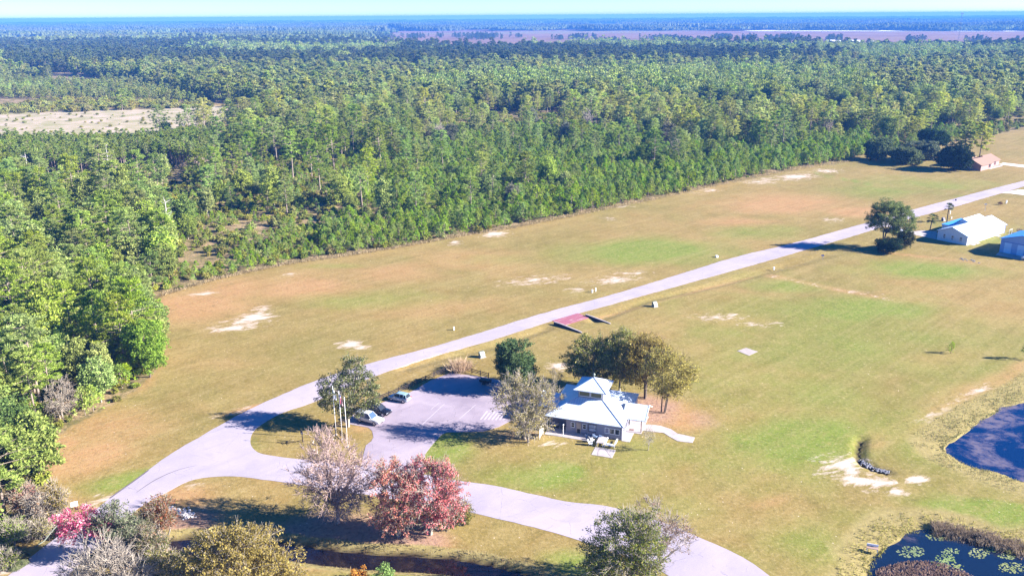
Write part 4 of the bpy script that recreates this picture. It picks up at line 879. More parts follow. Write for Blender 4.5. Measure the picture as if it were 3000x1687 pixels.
# ------------------------------------------------------------------ vegetation generators
def tubes_np(segs, n=5):
    """segs (m,8): p0 p1 r0 r1 -> V,F"""
    S = np.asarray(segs, float); m = len(S); p0, p1, r0, r1 = S[:, :3], S[:, 3:6], S[:, 6], S[:, 7]
    d = p1-p0; L = np.linalg.norm(d, axis=1, keepdims=True); d = d/np.maximum(L, 1e-6)
    ref = np.where(np.abs(d[:, 2:3]) < .9, np.array([[0, 0, 1.]]), np.array([[1., 0, 0]])); a = np.cross(d, ref); a /= np.linalg.norm(a, axis=1, keepdims=True); b = np.cross(d, a)
    V = np.zeros((m, 2*n, 3))
    for i in range(n):
        t_ = 2*pi*i/n; o = a*cos(t_)+b*sin(t_); V[:, i] = p0+o*r0[:, None]; V[:, n+i] = p1+o*r1[:, None]
    base = (np.arange(m)*2*n)[:, None]; F = np.concatenate([base+np.array([[i, (i+1) % n, n+(i+1) % n, n+i]]) for i in range(n)], 0)
    return V.reshape(-1, 3), F
def cards(C, D, ln, wd_, rng, jit=.6):
    """triangular-ish leaf cards at C pointing along D"""
    n = len(C); D = D + rng.normal(0, jit, (n, 3)); D /= np.linalg.norm(D, axis=1, keepdims=True)+1e-9
    r = rng.normal(0, 1, (n, 3)); A = np.cross(D, r); A /= np.linalg.norm(A, axis=1, keepdims=True)+1e-9
    ln = ln*rng.uniform(.7, 1.3, (n, 1)); wd_ = wd_*rng.uniform(.7, 1.3, (n, 1))
    V = np.stack([C-D*ln*.5, C+A*wd_*.5, C+D*ln*.5, C-A*wd_*.5], 1).reshape(-1, 3)
    return V, np.arange(4*n).reshape(n, 4)
def cat(parts):
    V = []; F = []; o = 0
    for v, f in parts: V.append(v); F.append(f+o); o += len(v)
    return np.concatenate(V), np.concatenate(F)
def limb(p0, p1, r0, r1, rng, k=3, bend=.12, sag=0.0):
    L = np.linalg.norm(p1-p0); off = rng.normal(0, bend*L, 3); off[2] = abs(off[2])*.5 - sag*L; s = []; prev = p0
    for i in range(1, k+1):
        q = i/k; p = p0*(1-q)+p1*q+off*4*q*(1-q)*.5; s.append([*prev, *p, r0+(r1-r0)*(i-1)/k, r0+(r1-r0)*q]); prev = p
    return s
def pine_mesh(seed, H=16, cr=3.2, base=.45, nb=26, cl=4, nc=24, ln=.62, wd_=.16, lean=.02, dead=3, cs=.75, top=.35):
    rng = np.random.default_rng(seed); segs = []; r0 = .017*H
    lx, ly = rng.normal(0, lean*H, 2); P = lambda z: np.array([lx*(z/H)**1.5, ly*(z/H)**1.5, z])
    k = 7
    for i in range(k): segs.append([*P(H*i/k*.97), *P(H*(i+1)/k*.97), r0*(1-.85*i/k), r0*(1-.85*(i+1)/k)])
    C = []; D = []
    az = rng.uniform(0, 6.28)
    for b in range(nb):
        q = (b+rng.uniform(-.3, .3))/nb; q = min(max(q, 0), 1); z = H*(base+(1-base)*q*.97); az += 2.4+rng.normal(0, .5)
        R_ = cr*(math.sin(pi*(0.18+.72*q))**.8)*(1-top*q)*rng.uniform(.6, 1.15); dz = R_*(-.10+.55*q+rng.normal(0, .1))
        p0 = P(z); p1 = p0+np.array([cos(az)*R_, sin(az)*R_, dz]); segs += limb(p0, p1, .035+.006*R_, .02, rng, 2, .05)
        for c in range(cl):
            f_ = .42+.6*(c+.5)/cl; cc_ = p0*(1-f_)+p1*f_+rng.normal(0, .22*R_*.4+.12, 3)*np.array([1, 1, .6]); n = int(nc*rng.uniform(.7, 1.2))
            dd = rng.normal(0, 1, (n, 3)); dd[:, 2] = np.abs(dd[:, 2])*.8+.1; dd /= np.linalg.norm(dd, axis=1, keepdims=True)
            rr_ = cs*rng.uniform(.25, .75, (n, 1)); C.append(cc_+dd*rr_*np.array([1.1, 1.1, .7])); D.append(dd)
    cc_ = P(H*.985); n = nc*2; dd = rng.normal(0, 1, (n, 3)); dd /= np.linalg.norm(dd, axis=1, keepdims=True); C.append(cc_+dd*rng.uniform(.1, .7, (n, 1))); D.append(dd)
    for _ in range(dead):
        z = H*rng.uniform(base*.6, base); a = rng.uniform(0, 6.28); R_ = cr*rng.uniform(.3, .6); p0 = P(z); segs += limb(p0, p0+np.array([cos(a)*R_, sin(a)*R_, R_*.1]), .04, .015, rng, 2, .05)
    return tubes_np(segs, 5), cards(np.concatenate(C), np.concatenate(D), ln, wd_, rng, .35)
def ypine_mesh(seed, H=5, cr=1.35, nc=9, n_=60, ln=.45, wd_=.13):
    rng = np.random.default_rng(seed); segs = [[0, 0, 0, 0, 0, H*.95, .06, .015]]; C = []; D = []
    for b in range(n_):
        q = rng.random()**.8; z = H*(.10+.88*q); R_ = cr*(1-q)**.75*rng.uniform(.5, 1.1)+.08; a = rng.uniform(0, 6.28); c = np.array([cos(a)*R_, sin(a)*R_, z+.25*R_])
        if b % 4 == 0: segs.append([0, 0, z-.1, *c, .02, .008])
        n = nc; dd = rng.normal(0, .7, (n, 3)); dd[:, 2] += .9; dd[:, 0] += cos(a)*.5; dd[:, 1] += sin(a)*.5; dd /= np.linalg.norm(dd, axis=1, keepdims=True)
        C.append(c+dd*rng.uniform(.05, .34, (n, 1))); D.append(dd)
    c = np.tile([[0, 0, H*.97]], (12, 1)); dd = rng.normal(0, .4, (12, 3)); dd[:, 2] += 1; C.append(c+dd*.12); D.append(dd)
    return tubes_np(segs, 4), cards(np.concatenate(C), np.concatenate(D), ln, wd_, rng, .3)
def crown_pts(rng, N, lobes, shell=.55, gap=.0, gs=1.5):
    """points in union of ellipsoids (cx,cy,cz,rx,ry,rz)"""
    out = []; vol = np.array([l[3]*l[4]*l[5] for l in lobes])**(2/3.); pr = vol/vol.sum(); ph = rng.uniform(0, 6, 3)
    while len(out) < N:
        l = lobes[rng.choice(len(lobes), p=pr)]; d = rng.normal(0, 1, 3); d /= np.linalg.norm(d); r = shell+(1-shell)*rng.random(); r = r*(1+.16*sin(3*d[0]+ph[0])*sin(4*d[1]+ph[1])+.1*sin(6*d[2]+ph[2]))
        p = np.array(l[:3])+d*np.array(l[3:])*r
        if gap and (sin(p[0]*gs+ph[0])+sin(p[1]*gs+ph[1])+sin(p[2]*gs+ph[2])) < -3+gap*3: continue
        out.append(p)
    return np.array(out)
def kmeans(P, k, rng, it=3):
    c = P[rng.choice(len(P), k, replace=False)]
    for _ in range(it):
        lab = np.argmin(((P[:, None]-c[None])**2).sum(2), 1)
        for i in range(k):
            if (lab == i).any(): c[i] = P[lab == i].mean(0)
    return c, np.argmin(((P[:, None]-c[None])**2).sum(2), 1)
def broad_mesh(seed, H, lobes, N=260, k1=7, nleaf=26, lr=.5, ln=.30, wd_=.2, tr=.22, th=.25, gap=.0, twigs=2, twl=.7, bare=0.0, stems=1, shell=.5, droop=0.0, twr=.018, sx=.45):
    """tree: trunk -> k1 limbs -> sub branches -> twigs with leaf clusters. bare = share of twig ends without leaves"""
    rng = np.random.default_rng(seed); P = crown_pts(rng, N, lobes, shell, gap); segs = []
    roots = [np.array([rng.normal(0, sx)*(stems > 1), rng.normal(0, sx)*(stems > 1), -.1]) for _ in range(stems)]
    cm, lab = kmeans(P, k1, rng); ctr = P.mean(0)
    forks = [np.array([r[0]*1.5+ctr[0]*.25, r[1]*1.5+ctr[1]*.25, H*th*rng.uniform(.8, 1.2)]) for r in roots]
    for r, fk in zip(roots, forks): segs += limb(r, fk, tr, tr*.78, rng, 3, .03)
    C = []; D = []
    for i in range(k1):
        pi_ = P[lab == i]
        if len(pi_) == 0: continue
        j = int(np.argmin([np.hypot(*(cm[i]-f)[:2]) for f in forks])); fk = forks[j]; st = fk + np.array([0, 0, rng.uniform(-.1, .25)*H*th]); tip = fk*.15+cm[i]*.85
        segs += limb(st, tip, tr*.55, tr*.25, rng, 4, .07)
        k2 = max(1, len(pi_)//7); c2, l2 = kmeans(pi_, k2, rng, 2)
        for a in range(k2):
            q = pi_[l2 == a]
            if len(q) == 0: continue
            f_ = rng.uniform(.45, 1.0); s = st*(1-f_)+tip*f_; e = s*.2+c2[a]*.8; segs += limb(s, e, tr*.2, tr*.1, rng, 2, .08)
            for p in q:
                segs.append([*e, *p, tr*.09, twr])
                for _ in range(twigs):
                    dd = rng.normal(0, 1, 3); dd += (p-ctr)/np.linalg.norm(p-ctr)*1.1; dd[2] += .5-droop; dd /= np.linalg.norm(dd); segs.append([*(p*.8+e*.2), *(p+dd*twl*rng.uniform(.5, 1.2)), twr, twr*.6])
                if rng.random() < bare: continue
                n = int(nleaf*rng.uniform(.6, 1.3)); dd = rng.normal(0, 1, (n, 3)); dd /= np.linalg.norm(dd, axis=1, keepdims=True)
                C.append(p+dd*(lr*rng.random((n, 1))**.5)*np.array([1.15, 1.15, .8])); D.append(dd+np.array([0, 0, -.2]))
    tm = tubes_np(segs, 4)
    if not C: return tm, None
    return tm, cards(np.concatenate(C), np.concatenate(D), ln, wd_, rng, .8)
def plant_tree(name, label, cat_, x, y, meshes, mb_, ml, rz=0.0, sc=1.0, group=None, z=0.0, leafname='crown'):
    t_ = thing(name, label, cat_, (x, y, z), rz, group); t_.scale = (sc, sc, sc)
    (tv, tf), lf = meshes
    link(mesh_np('trunk', tv, tf, [mb_], smooth=True), 'trunk', t_)
    if lf is not None: link(mesh_np('crown', lf[0], lf[1], [ml]), leafname, t_)
    return t_
def ell(w, h, z0, n=5, seed=0, flat=1.0, dy=None):
    """lobed crown envelope: width w, from z0 to h"""
    r = random.Random(seed); L = [(0, 0, (z0+h)/2, w*.40, (dy or w)*.40, (h-z0)*.5)]
    for i in range(n):
        a = 2*pi*i/n+r.uniform(-.4, .4); q = r.uniform(.18, .3); L.append((cos(a)*w*q, sin(a)*(dy or w)*q, z0+(h-z0)*r.uniform(.25, .68), w*r.uniform(.2, .28), (dy or w)*r.uniform(.2, .28), (h-z0)*r.uniform(.24, .36)))
    return L
def hgt(u, vb, vt):
    return (vb-vt)/(pxm(u, vb)*cos(dep((vb+vt)/2)))

# ------------------------------------------------------------------ single trees
x, y = G(1020, 1250); plant_tree('oak_tree', 'leaning olive green oak with pale tufts over the white truck by the flagpoles', 'tree', x, y, broad_mesh(11, 13, [(-1,0,6.5,4.6,4,4.2),(1.2,1.5,10.5,2.6,2.4,3.0),(3.4,1.0,8.2,2.6,2.4,2.4),(-3.0,0,6.4,2.4,2.4,2.6),(4.2,-.6,5.8,2.4,2.2,1.8),(2.2,1,12.4,1.5,1.5,1.4),(1.2,-1.5,4.2,3.2,2,1.8)], 460, 10, 26, .62, .34, .18, .30, .2, .3, 2, .8), M_BARKG,
    foliage('olive_oak_leaves', (.08, .105, .028), (.22, .235, .085), .01, .35, .1, (.42, .42, .27), .16))
x, y = G(990, 1532); plant_tree('bare_tree', 'large almost leafless grey tree in front of the flagpoles, left of the red maples', 'tree', x, y,
    broad_mesh(12, 15, [(0,0,7.4,6.0,5,5.8),(.4,0,3.6,4.8,4,2.2),(0,0,9,5.2,4.6,5.2),(-2.8,0,6.8,3.6,3.4,3.6),(3.0,0,7.2,3.4,3.2,3.8),(-1.5,1,12.6,2.8,2.6,3.4),(1,0,4.6,4.2,3.6,1.8)], 640, 12, 9, .6, .26, .15, .30, .16, .1, 6, 1.0, .25, shell=.3, twr=.028), bark('pinkish_bark', (.30, .21, .18), (.50, .37, .33)),
    foliage('dull_purple_brown_leaves', (.24, .14, .12), (.52, .37, .32), .01, .35, .1, (.60, .48, .42), .2))
M_RED = foliage('red_maple_leaves', (.34, .06, .06), (.55, .18, .13), .01, .35, .1, (.46, .26, .13), .25)
M_RED2 = foliage('pink_red_maple_leaves', (.52, .11, .12), (.74, .32, .28), .01, .35, .1, (.22, .16, .07), .15)
M_RED3 = foliage('russet_maple_leaves', (.50, .15, .12), (.72, .36, .26), .01, .35, .1, (.24, .18, .06), .15)
x, y = G(1166, 1572); plant_tree('maple_tree', 'russet red maple between the bare grey tree and the brighter pink maple', 'tree', x, y,
    broad_mesh(13, 12, [(0,0,6.2,4.8,3.8,4.8),(-.8,-.5,2.6,3.2,2.6,1.8),(-1.4,.4,9.4,2.2,2.0,2.8),(1.6,0,8.0,2.2,2.2,3.2),(-.6,0,3.6,2.6,2.4,2.2),(0,1.5,11,1.1,1.1,1.5)], 520, 9, 22, .5, .26, .17, .24, .2, .45, 4, .9, .1, shell=.3, twr=.022), M_BARKG, M_RED3)
x, y = G(1257, 1566); plant_tree('maple_tree', 'brightest pink red maple with a forked dark trunk beside the lower road', 'tree', x, y,
    broad_mesh(14, 12, [(0,0,6.8,5.0,4.2,4.6),(.6,-.6,3.6,4.4,3,2.0),(2.8,0,7.2,2.8,2.6,3.6),(-2.4,0,7.6,2.4,2.4,3.0),(-.8,.5,10.8,1.9,1.8,1.8),(2.2,0,10.6,2.0,1.8,1.6),(3.0,-.5,5.0,2.8,2.0,1.6)], 640, 10, 22, .5, .25, .17, .26, .22, .4, 4, 1.0, .06, shell=.35, twr=.024, stems=2), M_BARKG, M_RED2)
x, y = G(1292, 1552); plant_tree('yellow_shrub', 'small bright yellow shrub under the pink maple', 'shrub', x, y, broad_mesh(15, 3, ell(2.0, 3.2, .5, 4, 1), 70, 4, 20, .35, .2, .14, .05, .2, 0, 2, .4, stems=3, sx=.15), M_BARKD, foliage('yellow_leaves', (.42, .28, .06), (.58, .42, .12), .01))
x, y = G(1350, 1540); plant_tree('green_yellow_shrub', 'green and yellow shrub right of the yellow one under the pink maple', 'shrub', x, y, broad_mesh(16, 3.4, ell(4.2, 4.2, .4, 5, 2), 150, 5, 22, .4, .22, .16, .06, .2, 0, 2, .4, stems=3, sx=.2), M_BARKD, foliage('yellow_green_leaves', (.06, .09, .02), (.32, .26, .05), .01))
x, y = G(1508, 1140); plant_tree('round_evergreen', 'dense round dark green tree at the far corner of the parking lot', 'tree', x, y, broad_mesh(17, 11, ell(9.0, 10.8, .6, 7, 3), 620, 10, 40, .62, .34, .22, .25, .15, 0, 0, .4, shell=.62), M_BARKD,
    foliage('deep_green_leaves', (.045, .09, .022), (.14, .20, .055), .01, .25, .1))
x, y = G(1548, 1290); plant_tree('pale_bushy_tree', 'pale khaki bushy tree hiding the left end of the clubhouse', 'tree', x, y, broad_mesh(18, 12, [(0,1,6.5,5.8,4.5,5.2),(-3.6,1,8.2,3.6,3.2,3.0),(2.5,.5,9.0,3.0,3.0,2.8),(0,0,3.2,4.6,3.4,2.6),(-2,2,10.5,2.4,2.2,1.8)], 620, 11, 15, .6, .27, .13, .22, .15, .3, 4, 1.0, .12, shell=.35, twr=.025, stems=3, sx=.5), M_BARKG,
    foliage('khaki_leaves', (.19, .17, .05), (.44, .38, .14), .01, .35, .1, (.55, .47, .22), .25))
_k = lambda c: None if c is None else (min(.8, c[0]*1.42), min(.8, c[1]*1.42), c[2]*1.2)
MOL = lambda n_, a, b, c=None, p=.12: foliage(n_, _k(a), _k(b), .01, .45, .08, _k(c), p)
x, y = G(1742, 1138); plant_tree('sycamore_tree', 'leftmost olive brown tree behind the clubhouse roof', 'tree', x, y, broad_mesh(19, 11.5, [(-1,0,6.2,5.4,4.4,4.2),(-.5,0,3.6,4.2,3.4,2.4),(-3.4,0,5.4,2.8,2.6,2.6),(1.6,0,8.2,3.2,3.0,2.8),(-1.5,0,9.2,3,3,1.8)], 640, 10, 24, .65, .32, .2, .22, .25, .1, 2, .8, .05), M_BARKG, MOL('olive_brown_leaves', (.10, .12, .022), (.25, .25, .055), (.38, .34, .12), .14))
x, y = G(1815, 1145); plant_tree('sycamore_tree', 'middle grey green tree behind the clubhouse cupola', 'tree', x, y, broad_mesh(20, 13, [(0,0,7.0,5.0,4.2,5.0),(.8,.4,10.6,2.8,2.6,2.6),(-2.4,0,8.6,2.4,2.4,2.6),(1.5,0,4.4,3.4,3,2.4)], 620, 9, 24, .65, .32, .2, .22, .22, .1, 2, .8, .05), M_BARKG, MOL('grey_olive_leaves', (.11, .135, .03), (.26, .27, .08), (.38, .35, .14), .14))
x, y = G(1890, 1166); plant_tree('sycamore_tree', 'golden brown multi-stemmed tree behind the right porch of the clubhouse', 'tree', x, y, broad_mesh(21, 13, [(-.5,0,7.4,5.2,4.4,5.4),(0,.4,11,3.2,3,2.2),(-2.6,0,9,2.6,2.4,2.6),(2,0,8,3,3,3.4)], 620, 9, 24, .65, .3, .2, .2, .24, .12, 2, .9, .08, stems=3, sx=.5), M_BARKD, MOL('golden_brown_leaves', (.15, .125, .012), (.30, .24, .035), (.38, .31, .08), .15))
x, y = G(1942, 1208); plant_tree('sycamore_tree', 'thin-stemmed golden tree farthest right behind the clubhouse', 'tree', x, y, broad_mesh(22, 12.5, [(.5,0,8.0,5.4,4.4,4.8),(-1.4,0,10.6,2.8,2.6,2.6),(3.2,0,7.2,2.8,2.6,3.0),(.5,0,5.0,3.0,2.6,2.2)], 560, 9, 20, .65, .3, .19, .13, .22, .15, 2, 1.0, .12, stems=3, sx=.5), M_BARKD, MOL('pale_golden_leaves', (.17, .14, .016), (.33, .27, .045), (.42, .35, .10), .2))
x, y = G(1897, 1318); plant_tree('bare_sapling', 'small bare twiggy sapling in the lawn right of the white bench', 'sapling', x, y, broad_mesh(23, 4.5, ell(2.6, 4.8, .8, 4, 3), 90, 5, 3, .3, .13, .09, .05, .2, 0, 3, .6, .3, stems=3, sx=.12, twr=.014), M_BARKG, M_SHRUB)
for (u, v, sd_, hh, lb) in ((1640,1122,31,2.4,'bare twiggy shrub left of the three tall trees behind the house'),(1620,1108,32,2.2,'thin bare shrub beside the pale gravel patch behind the house')):
    x, y = G(u, v); plant_tree('bare_shrub', lb, 'shrub', x, y, broad_mesh(sd_, hh, ell(1.8, hh+.4, .3, 4, 3), 50, 4, 2, .3, .13, .09, .04, .2, 0, 3, .5, .4, stems=3, sx=.1, twr=.014), M_BARKG, M_SHRUB)
x, y = G(1905, 1800); plant_tree('dark_green_tree', 'big dark green tree beside the lower road at the bottom edge', 'tree', G(1835, 1765)[0], G(1835, 1765)[1],
    broad_mesh(24, 14, [(-.6,0,8,5.4,4.4,5.2),(1.0,0,11,3.0,2.8,2.4),(-3.2,0,5.8,3.2,3,3.4),(2.6,0,6.4,2.6,2.6,3.4)], 720, 11, 26, .55, .24, .15, .25, .2, .2, 4, .9, .06, shell=.4, twr=.022), M_BARKG, MOL('dark_olive_leaves', (.06, .082, .018), (.17, .185, .045), (.28, .24, .08), .12))
x, y = G(1920, 1700); plant_tree('reddish_tree', 'sparse dusky pink leaved tree right behind the dark green tree at the bottom edge', 'tree', x, y,
    broad_mesh(25, 12, [(.6,0,7.8,3.2,3.0,3.2),(2.4,0,6.6,2.6,2.4,2.4),(-1.2,0,10.8,2.0,2.0,2.2)], 260, 8, 9, .5, .22, .15, .14, .2, .3, 3, 1.0, .3, shell=.3, twr=.022), M_BARKG, MOL('dusky_pink_leaves', (.12, .06, .06), (.26, .17, .15)))
x, y = G(715, 1800); plant_tree('golden_tree', 'large golden olive tree with pale stems at the bottom edge over the creek', 'tree', x, y,
    broad_mesh(26, 13, [(0,0,7.4,6.4,5.4,4.8),(-4,0,6.2,4.0,3.6,3.6),(3.8,0,6,4.0,3.6,3.6),(.8,.4,10.4,3.4,3.2,2.4),(-2.4,0,10.0,2.8,2.8,2.2),(6.6,0,4,3,2.8,2.6)], 980, 13, 26, .6, .27, .19, .26, .25, .15, 2, .8, .02, shell=.5, twr=.016, stems=3, sx=.8), M_BARKG, MOL('golden_olive_leaves', (.16, .12, .012), (.30, .22, .028), (.36, .28, .06), .15))
x, y = G(352, 1640); plant_tree('grey_green_tree', 'sparse grey green tree standing against the road at the lower left', 'tree', x, y,
    broad_mesh(27, 9, [(0,0,6.4,3.0,2.6,2.4),(-1.4,0,5.6,2.0,1.8,1.8),(1.6,0,5.4,1.9,1.8,2.0),(0,0,8.0,1.1,1.1,1.2)], 220, 8, 22, .55, .27, .18, .18, .35, .3, 2, .7, .1, stems=2), M_BARKG, MOL('silvery_green_leaves', (.075, .095, .06), (.20, .22, .15)))
x, y = G(262, 1640); plant_tree('magenta_tree', 'vivid magenta pink leaved tree overhanging the road at the lower left', 'tree', x, y,
    broad_mesh(28, 7.5, [(-.8,0,6.2,2.9,2.4,2.1),(2.4,0,5.0,2.4,1.8,1.6),(-1.4,0,4.6,2.2,1.8,1.7)], 260, 7, 18, .5, .27, .2, .14, .3, .3, 2, .8, .08), M_BARKG, MOL('magenta_leaves', (.40, .04, .14), (.56, .16, .30), (.56, .36, .42), .2))
x, y = G(330, 1800); plant_tree('bare_shrub_tree', 'fan-shaped bare pale-stemmed tree beside the golden tree', 'tree', x, y,
    broad_mesh(29, 10, [(0,0,6.4,4.6,4,4.2),(-3.0,0,5,3.2,3,3.0),(3,0,5.6,3,3,3.4)], 460, 12, 3, .4, .2, .12, .2, .12, 0, 5, 1.3, .4, shell=.3, stems=5, sx=.6, twr=.03), M_BARKG, MOL('pinkish_twig_leaves', (.20, .13, .11), (.34, .26, .21)))
x, y = G(240, 1760); plant_tree('bare_shrub_tree', 'arching bare shrub left of the fan-shaped bare tree at the bottom edge', 'tree', x, y,
    broad_mesh(30, 5, ell(6.4, 4.6, .4, 6, 8), 240, 8, 5, .4, .2, .12, .12, .12, 0, 4, 1.1, .35, shell=.35, stems=5, sx=.6, twr=.026, droop=.4), M_BARKG, MOL('greyish_leaves', (.15, .11, .08), (.28, .22, .16)))
for i, (u, v, w, h, m_, lb) in enumerate([(445,1640,5.6,5.4,MOL('mixed_a', (.06,.085,.035), (.20,.18,.08), (.34,.2,.14), .15),'green and russet shrub thicket below the riprap stones'),
        (475,1560,5.5,6.5,MOL('mixed_b', (.16,.07,.05), (.30,.15,.10), (.12,.12,.05), .3),'rust brown shrub tree beside the riprap stones'),
        (410,1590,4.4,4.8,MOL('mixed_c', (.07,.08,.035), (.17,.15,.08)),'dark olive shrub between the grey green tree and the rust brown one'),
        (480,1725,6.8,6.2,MOL('mixed_d', (.10,.12,.035), (.25,.22,.08), (.4,.34,.24), .15),'yellow green shrub left of the golden tree at the bottom edge'),
        (560,1745,5,4.5,MOL('mixed_e', (.14,.10,.04), (.30,.22,.09)),'tan shrub at the foot of the golden tree')]):
    x, y = G(u, v); plant_tree('mixed_shrub', lb, 'shrub', x, y, broad_mesh(60+i, h, ell(w, h, .3, 6, i+3), 320, 7, 18, .5, .24, .16, .12, .15, .2, 3, .7, .1, stems=4, sx=.5, twr=.022), M_BARKG, m_, group='shrubs along the lower left creek bank')
for i, (u, v, w, h, m_, lb) in enumerate([(85,1530,5.0,7.0,MOL('dusty_red', (.24,.09,.09), (.38,.20,.18), (.36,.24,.14), .2),'dusty red leaved tree at the left forest corner'),
        (172,1535,4.2,7.0,MOL('straw_leaves', (.16,.15,.05), (.34,.27,.12), (.40,.3,.2), .2),'pale yellow birch-like tree with a white stem left of the white board'),
        (125,1545,4.5,6,MOL('pink_straw', (.28,.17,.12), (.40,.28,.2)),'bare pinkish shrub between the red and the pale yellow tree'),
        (190,1190+40,6.5,9,MOL('bare_pinkish', (.20,.14,.12), (.32,.24,.2)),'bare pinkish grey tree in the left forest edge'),
        (20,1660,3.5,2.2,M_SHRUB,'yellow green shrub beside the culvert curb'),(115,1572,4,3.0,M_SHRUB,'low olive shrub right above the culvert curb'),(35,1600,5,4.6,M_HARD,'green shrub at the left edge above the small palm')]):
    x, y = G(u, v); bare_ = .5 if 'bare' in lb else .1
    plant_tree('broadleaf_tree' if h > 5 else 'broadleaf_shrub', lb, 'tree' if h > 5 else 'shrub', x, y, broad_mesh(80+i, h, ell(w, h, h*.12, 6, i+13), 260, 7, 6 if bare_ > .3 else 18, .5, .24, .16, .12, .2, .2, 4, .9, bare_, stems=3, sx=.4, twr=.026), M_BARKG, m_)
for (u, v, w, h, lb, m_) in ((1125,1700,1.6,1.7,'bright green small shrub on the near creek bank',MOL('fresh_green', (.10,.20,.03), (.22,.34,.08))),(1050,1700,1.8,1.4,'orange brown small shrub left of the bright green one',MOL('orange_leaves', (.34,.16,.05), (.48,.28,.10)))):
    x, y = G(u, v+8); plant_tree('creek_shrub', lb, 'shrub', x, y, broad_mesh(int(u), h, ell(w*1.6, h*1.7, .1, 4, 3), 80, 4, 22, .35, .2, .15, .04, .2, 0, 1, .3, stems=3, sx=.15), M_BARKD, m_)
# lone pine with bushes at its foot
x, y = G(2594, 728); plant_tree('lone_pine', 'broad lone pine beside the road left of the white metal building', 'tree', x, y, broad_mesh(41, 16, [(.4,0,10.4,7.4,6.0,4.8),(-4.0,0,9.0,4.2,3.6,2.6),(4.8,0,8.4,4.6,3.8,4.2),(-1.2,0,13.2,4.2,3.8,2.6),(2.6,0,12.6,3.8,3.4,2.6),(3.6,0,5.2,3.0,2.8,1.8)], 640, 14, 44, .7, .42, .15, .26, .28, .12, 0, .8, 0, shell=.4, stems=2, sx=.5), M_BARKD, foliage('lone_pine_needles', (.085, .135, .028), (.25, .30, .07), .01, .45, .05))
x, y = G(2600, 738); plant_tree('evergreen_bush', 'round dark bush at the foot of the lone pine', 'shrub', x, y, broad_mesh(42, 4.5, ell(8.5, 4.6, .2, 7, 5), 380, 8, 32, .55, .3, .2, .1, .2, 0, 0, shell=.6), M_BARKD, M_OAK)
x, y = G(2650, 728); plant_tree('evergreen_bush', 'lighter green bush right of the lone pine trunk', 'shrub', x, y, broad_mesh(43, 6, ell(6, 6.5, .2, 6, 6), 320, 8, 30, .55, .3, .18, .1, .2, 0, 0, shell=.6), M_BARKD, foliage('bush_green', (.06, .08, .02), (.14, .15, .04), .01))
def palm(x, y, h, cr, label, seed, loc_z=0):
    rng = np.random.default_rng(seed); t_ = thing('palm_tree', label, 'palm', (x, y, 0), rng.uniform(0, 6)); segs = limb(np.array([0, 0, 0.]), np.array([.3, .1, h]), .19, .15, rng, 5, .02)
    link(mesh_np('trunk', *tubes_np(segs, 8), [M_BARKD], smooth=True), 'trunk', t_); V = []; F = []; o = 0
    for k in range(34):
        a = rng.uniform(0, 6.28); e = rng.uniform(-.7, 1.3); st = np.array([.3, .1, h]); d = np.array([cos(a)*cos(e), sin(a)*cos(e), sin(e)]); c = st+d*cr*.55; s = np.cross(d, [0, 0, 1.]); s /= np.linalg.norm(s)+1e-6; up = np.cross(s, d)
        segs.append([*st, *c, .03, .015])
        for q in np.linspace(-1.25, 1.25, 13):
            dd = d*cos(q)+s*sin(q); tip = c+dd*cr*.5*rng.uniform(.8, 1.1)-np.array([0, 0, .25*cr*.5]); w = np.cross(dd, up)*.05+up*.0; w2 = np.cross(dd, up); w2 /= np.linalg.norm(w2)+1e-6
            V += [c-w2*.02, c+dd*cr*.25-w2*.07, tip, c+dd*cr*.25+w2*.07]; F.append([o, o+1, o+2, o+3]); o += 4
    link(mesh_np('frond_stalks', *tubes_np(segs[5:], 3), [M_YPINE]), 'frond_stalks', t_); link(mesh_np('fronds', np.array(V), np.array(F), [foliage('palm_fronds', (.06, .085, .025), (.19, .20, .10), .01)]), 'fronds', t_); return t_
x, y = G(2724, 676); palm(x, y, 4.2, 2.2, 'shorter round-headed palm left of the white metal building', 51)
x, y = G(2774, 651); palm(x, y, 5.4, 1.9, 'taller slim palm beside the dark transformer cabinet', 52)
x, y = G(40, 1655); palm(x, y, 1.0, 2.0, 'low fan palm at the lower left corner beside the culvert', 53)
x, y = G(2785, 1035); plant_tree('pine_sapling', 'lone small pine sapling in the right-hand lawn', 'sapling', x, y, ypine_mesh(54, 2.6, .7, 8, 34, .35, .12), M_BARKD, M_YPINE)
x, y = G(3003, 1053); plant_tree('pine_sapling', 'dark sapling cut by the right edge of the photo above the pond', 'sapling', x, y, ypine_mesh(55, 4.0, 1.2, 9, 60, .45, .15), M_BARKD, M_HARD)
x, y = G(2930, 600); plant_tree('brown_bush', 'small bare brown bush in the verge near the top of the road', 'shrub', x, y, broad_mesh(56, 1.2, ell(2, 1.3, .1, 4, 3), 60, 4, 8, .3, .2, .12, .04, .2, 0, 2, .3), M_BARKD, MOL('brown_twigs', (.12, .06, .04), (.2, .12, .08)))
x, y = G(2985, 683); plant_tree('brown_bush', 'bare grey brown bush between the two metal buildings', 'shrub', x, y, broad_mesh(57, 1.8, ell(2.4, 1.8, .1, 4, 3), 60, 4, 6, .3, .2, .12, .04, .2, 0, 3, .4), M_BARKG, MOL('brown_twigs2', (.14, .09, .06), (.24, .16, .1)))
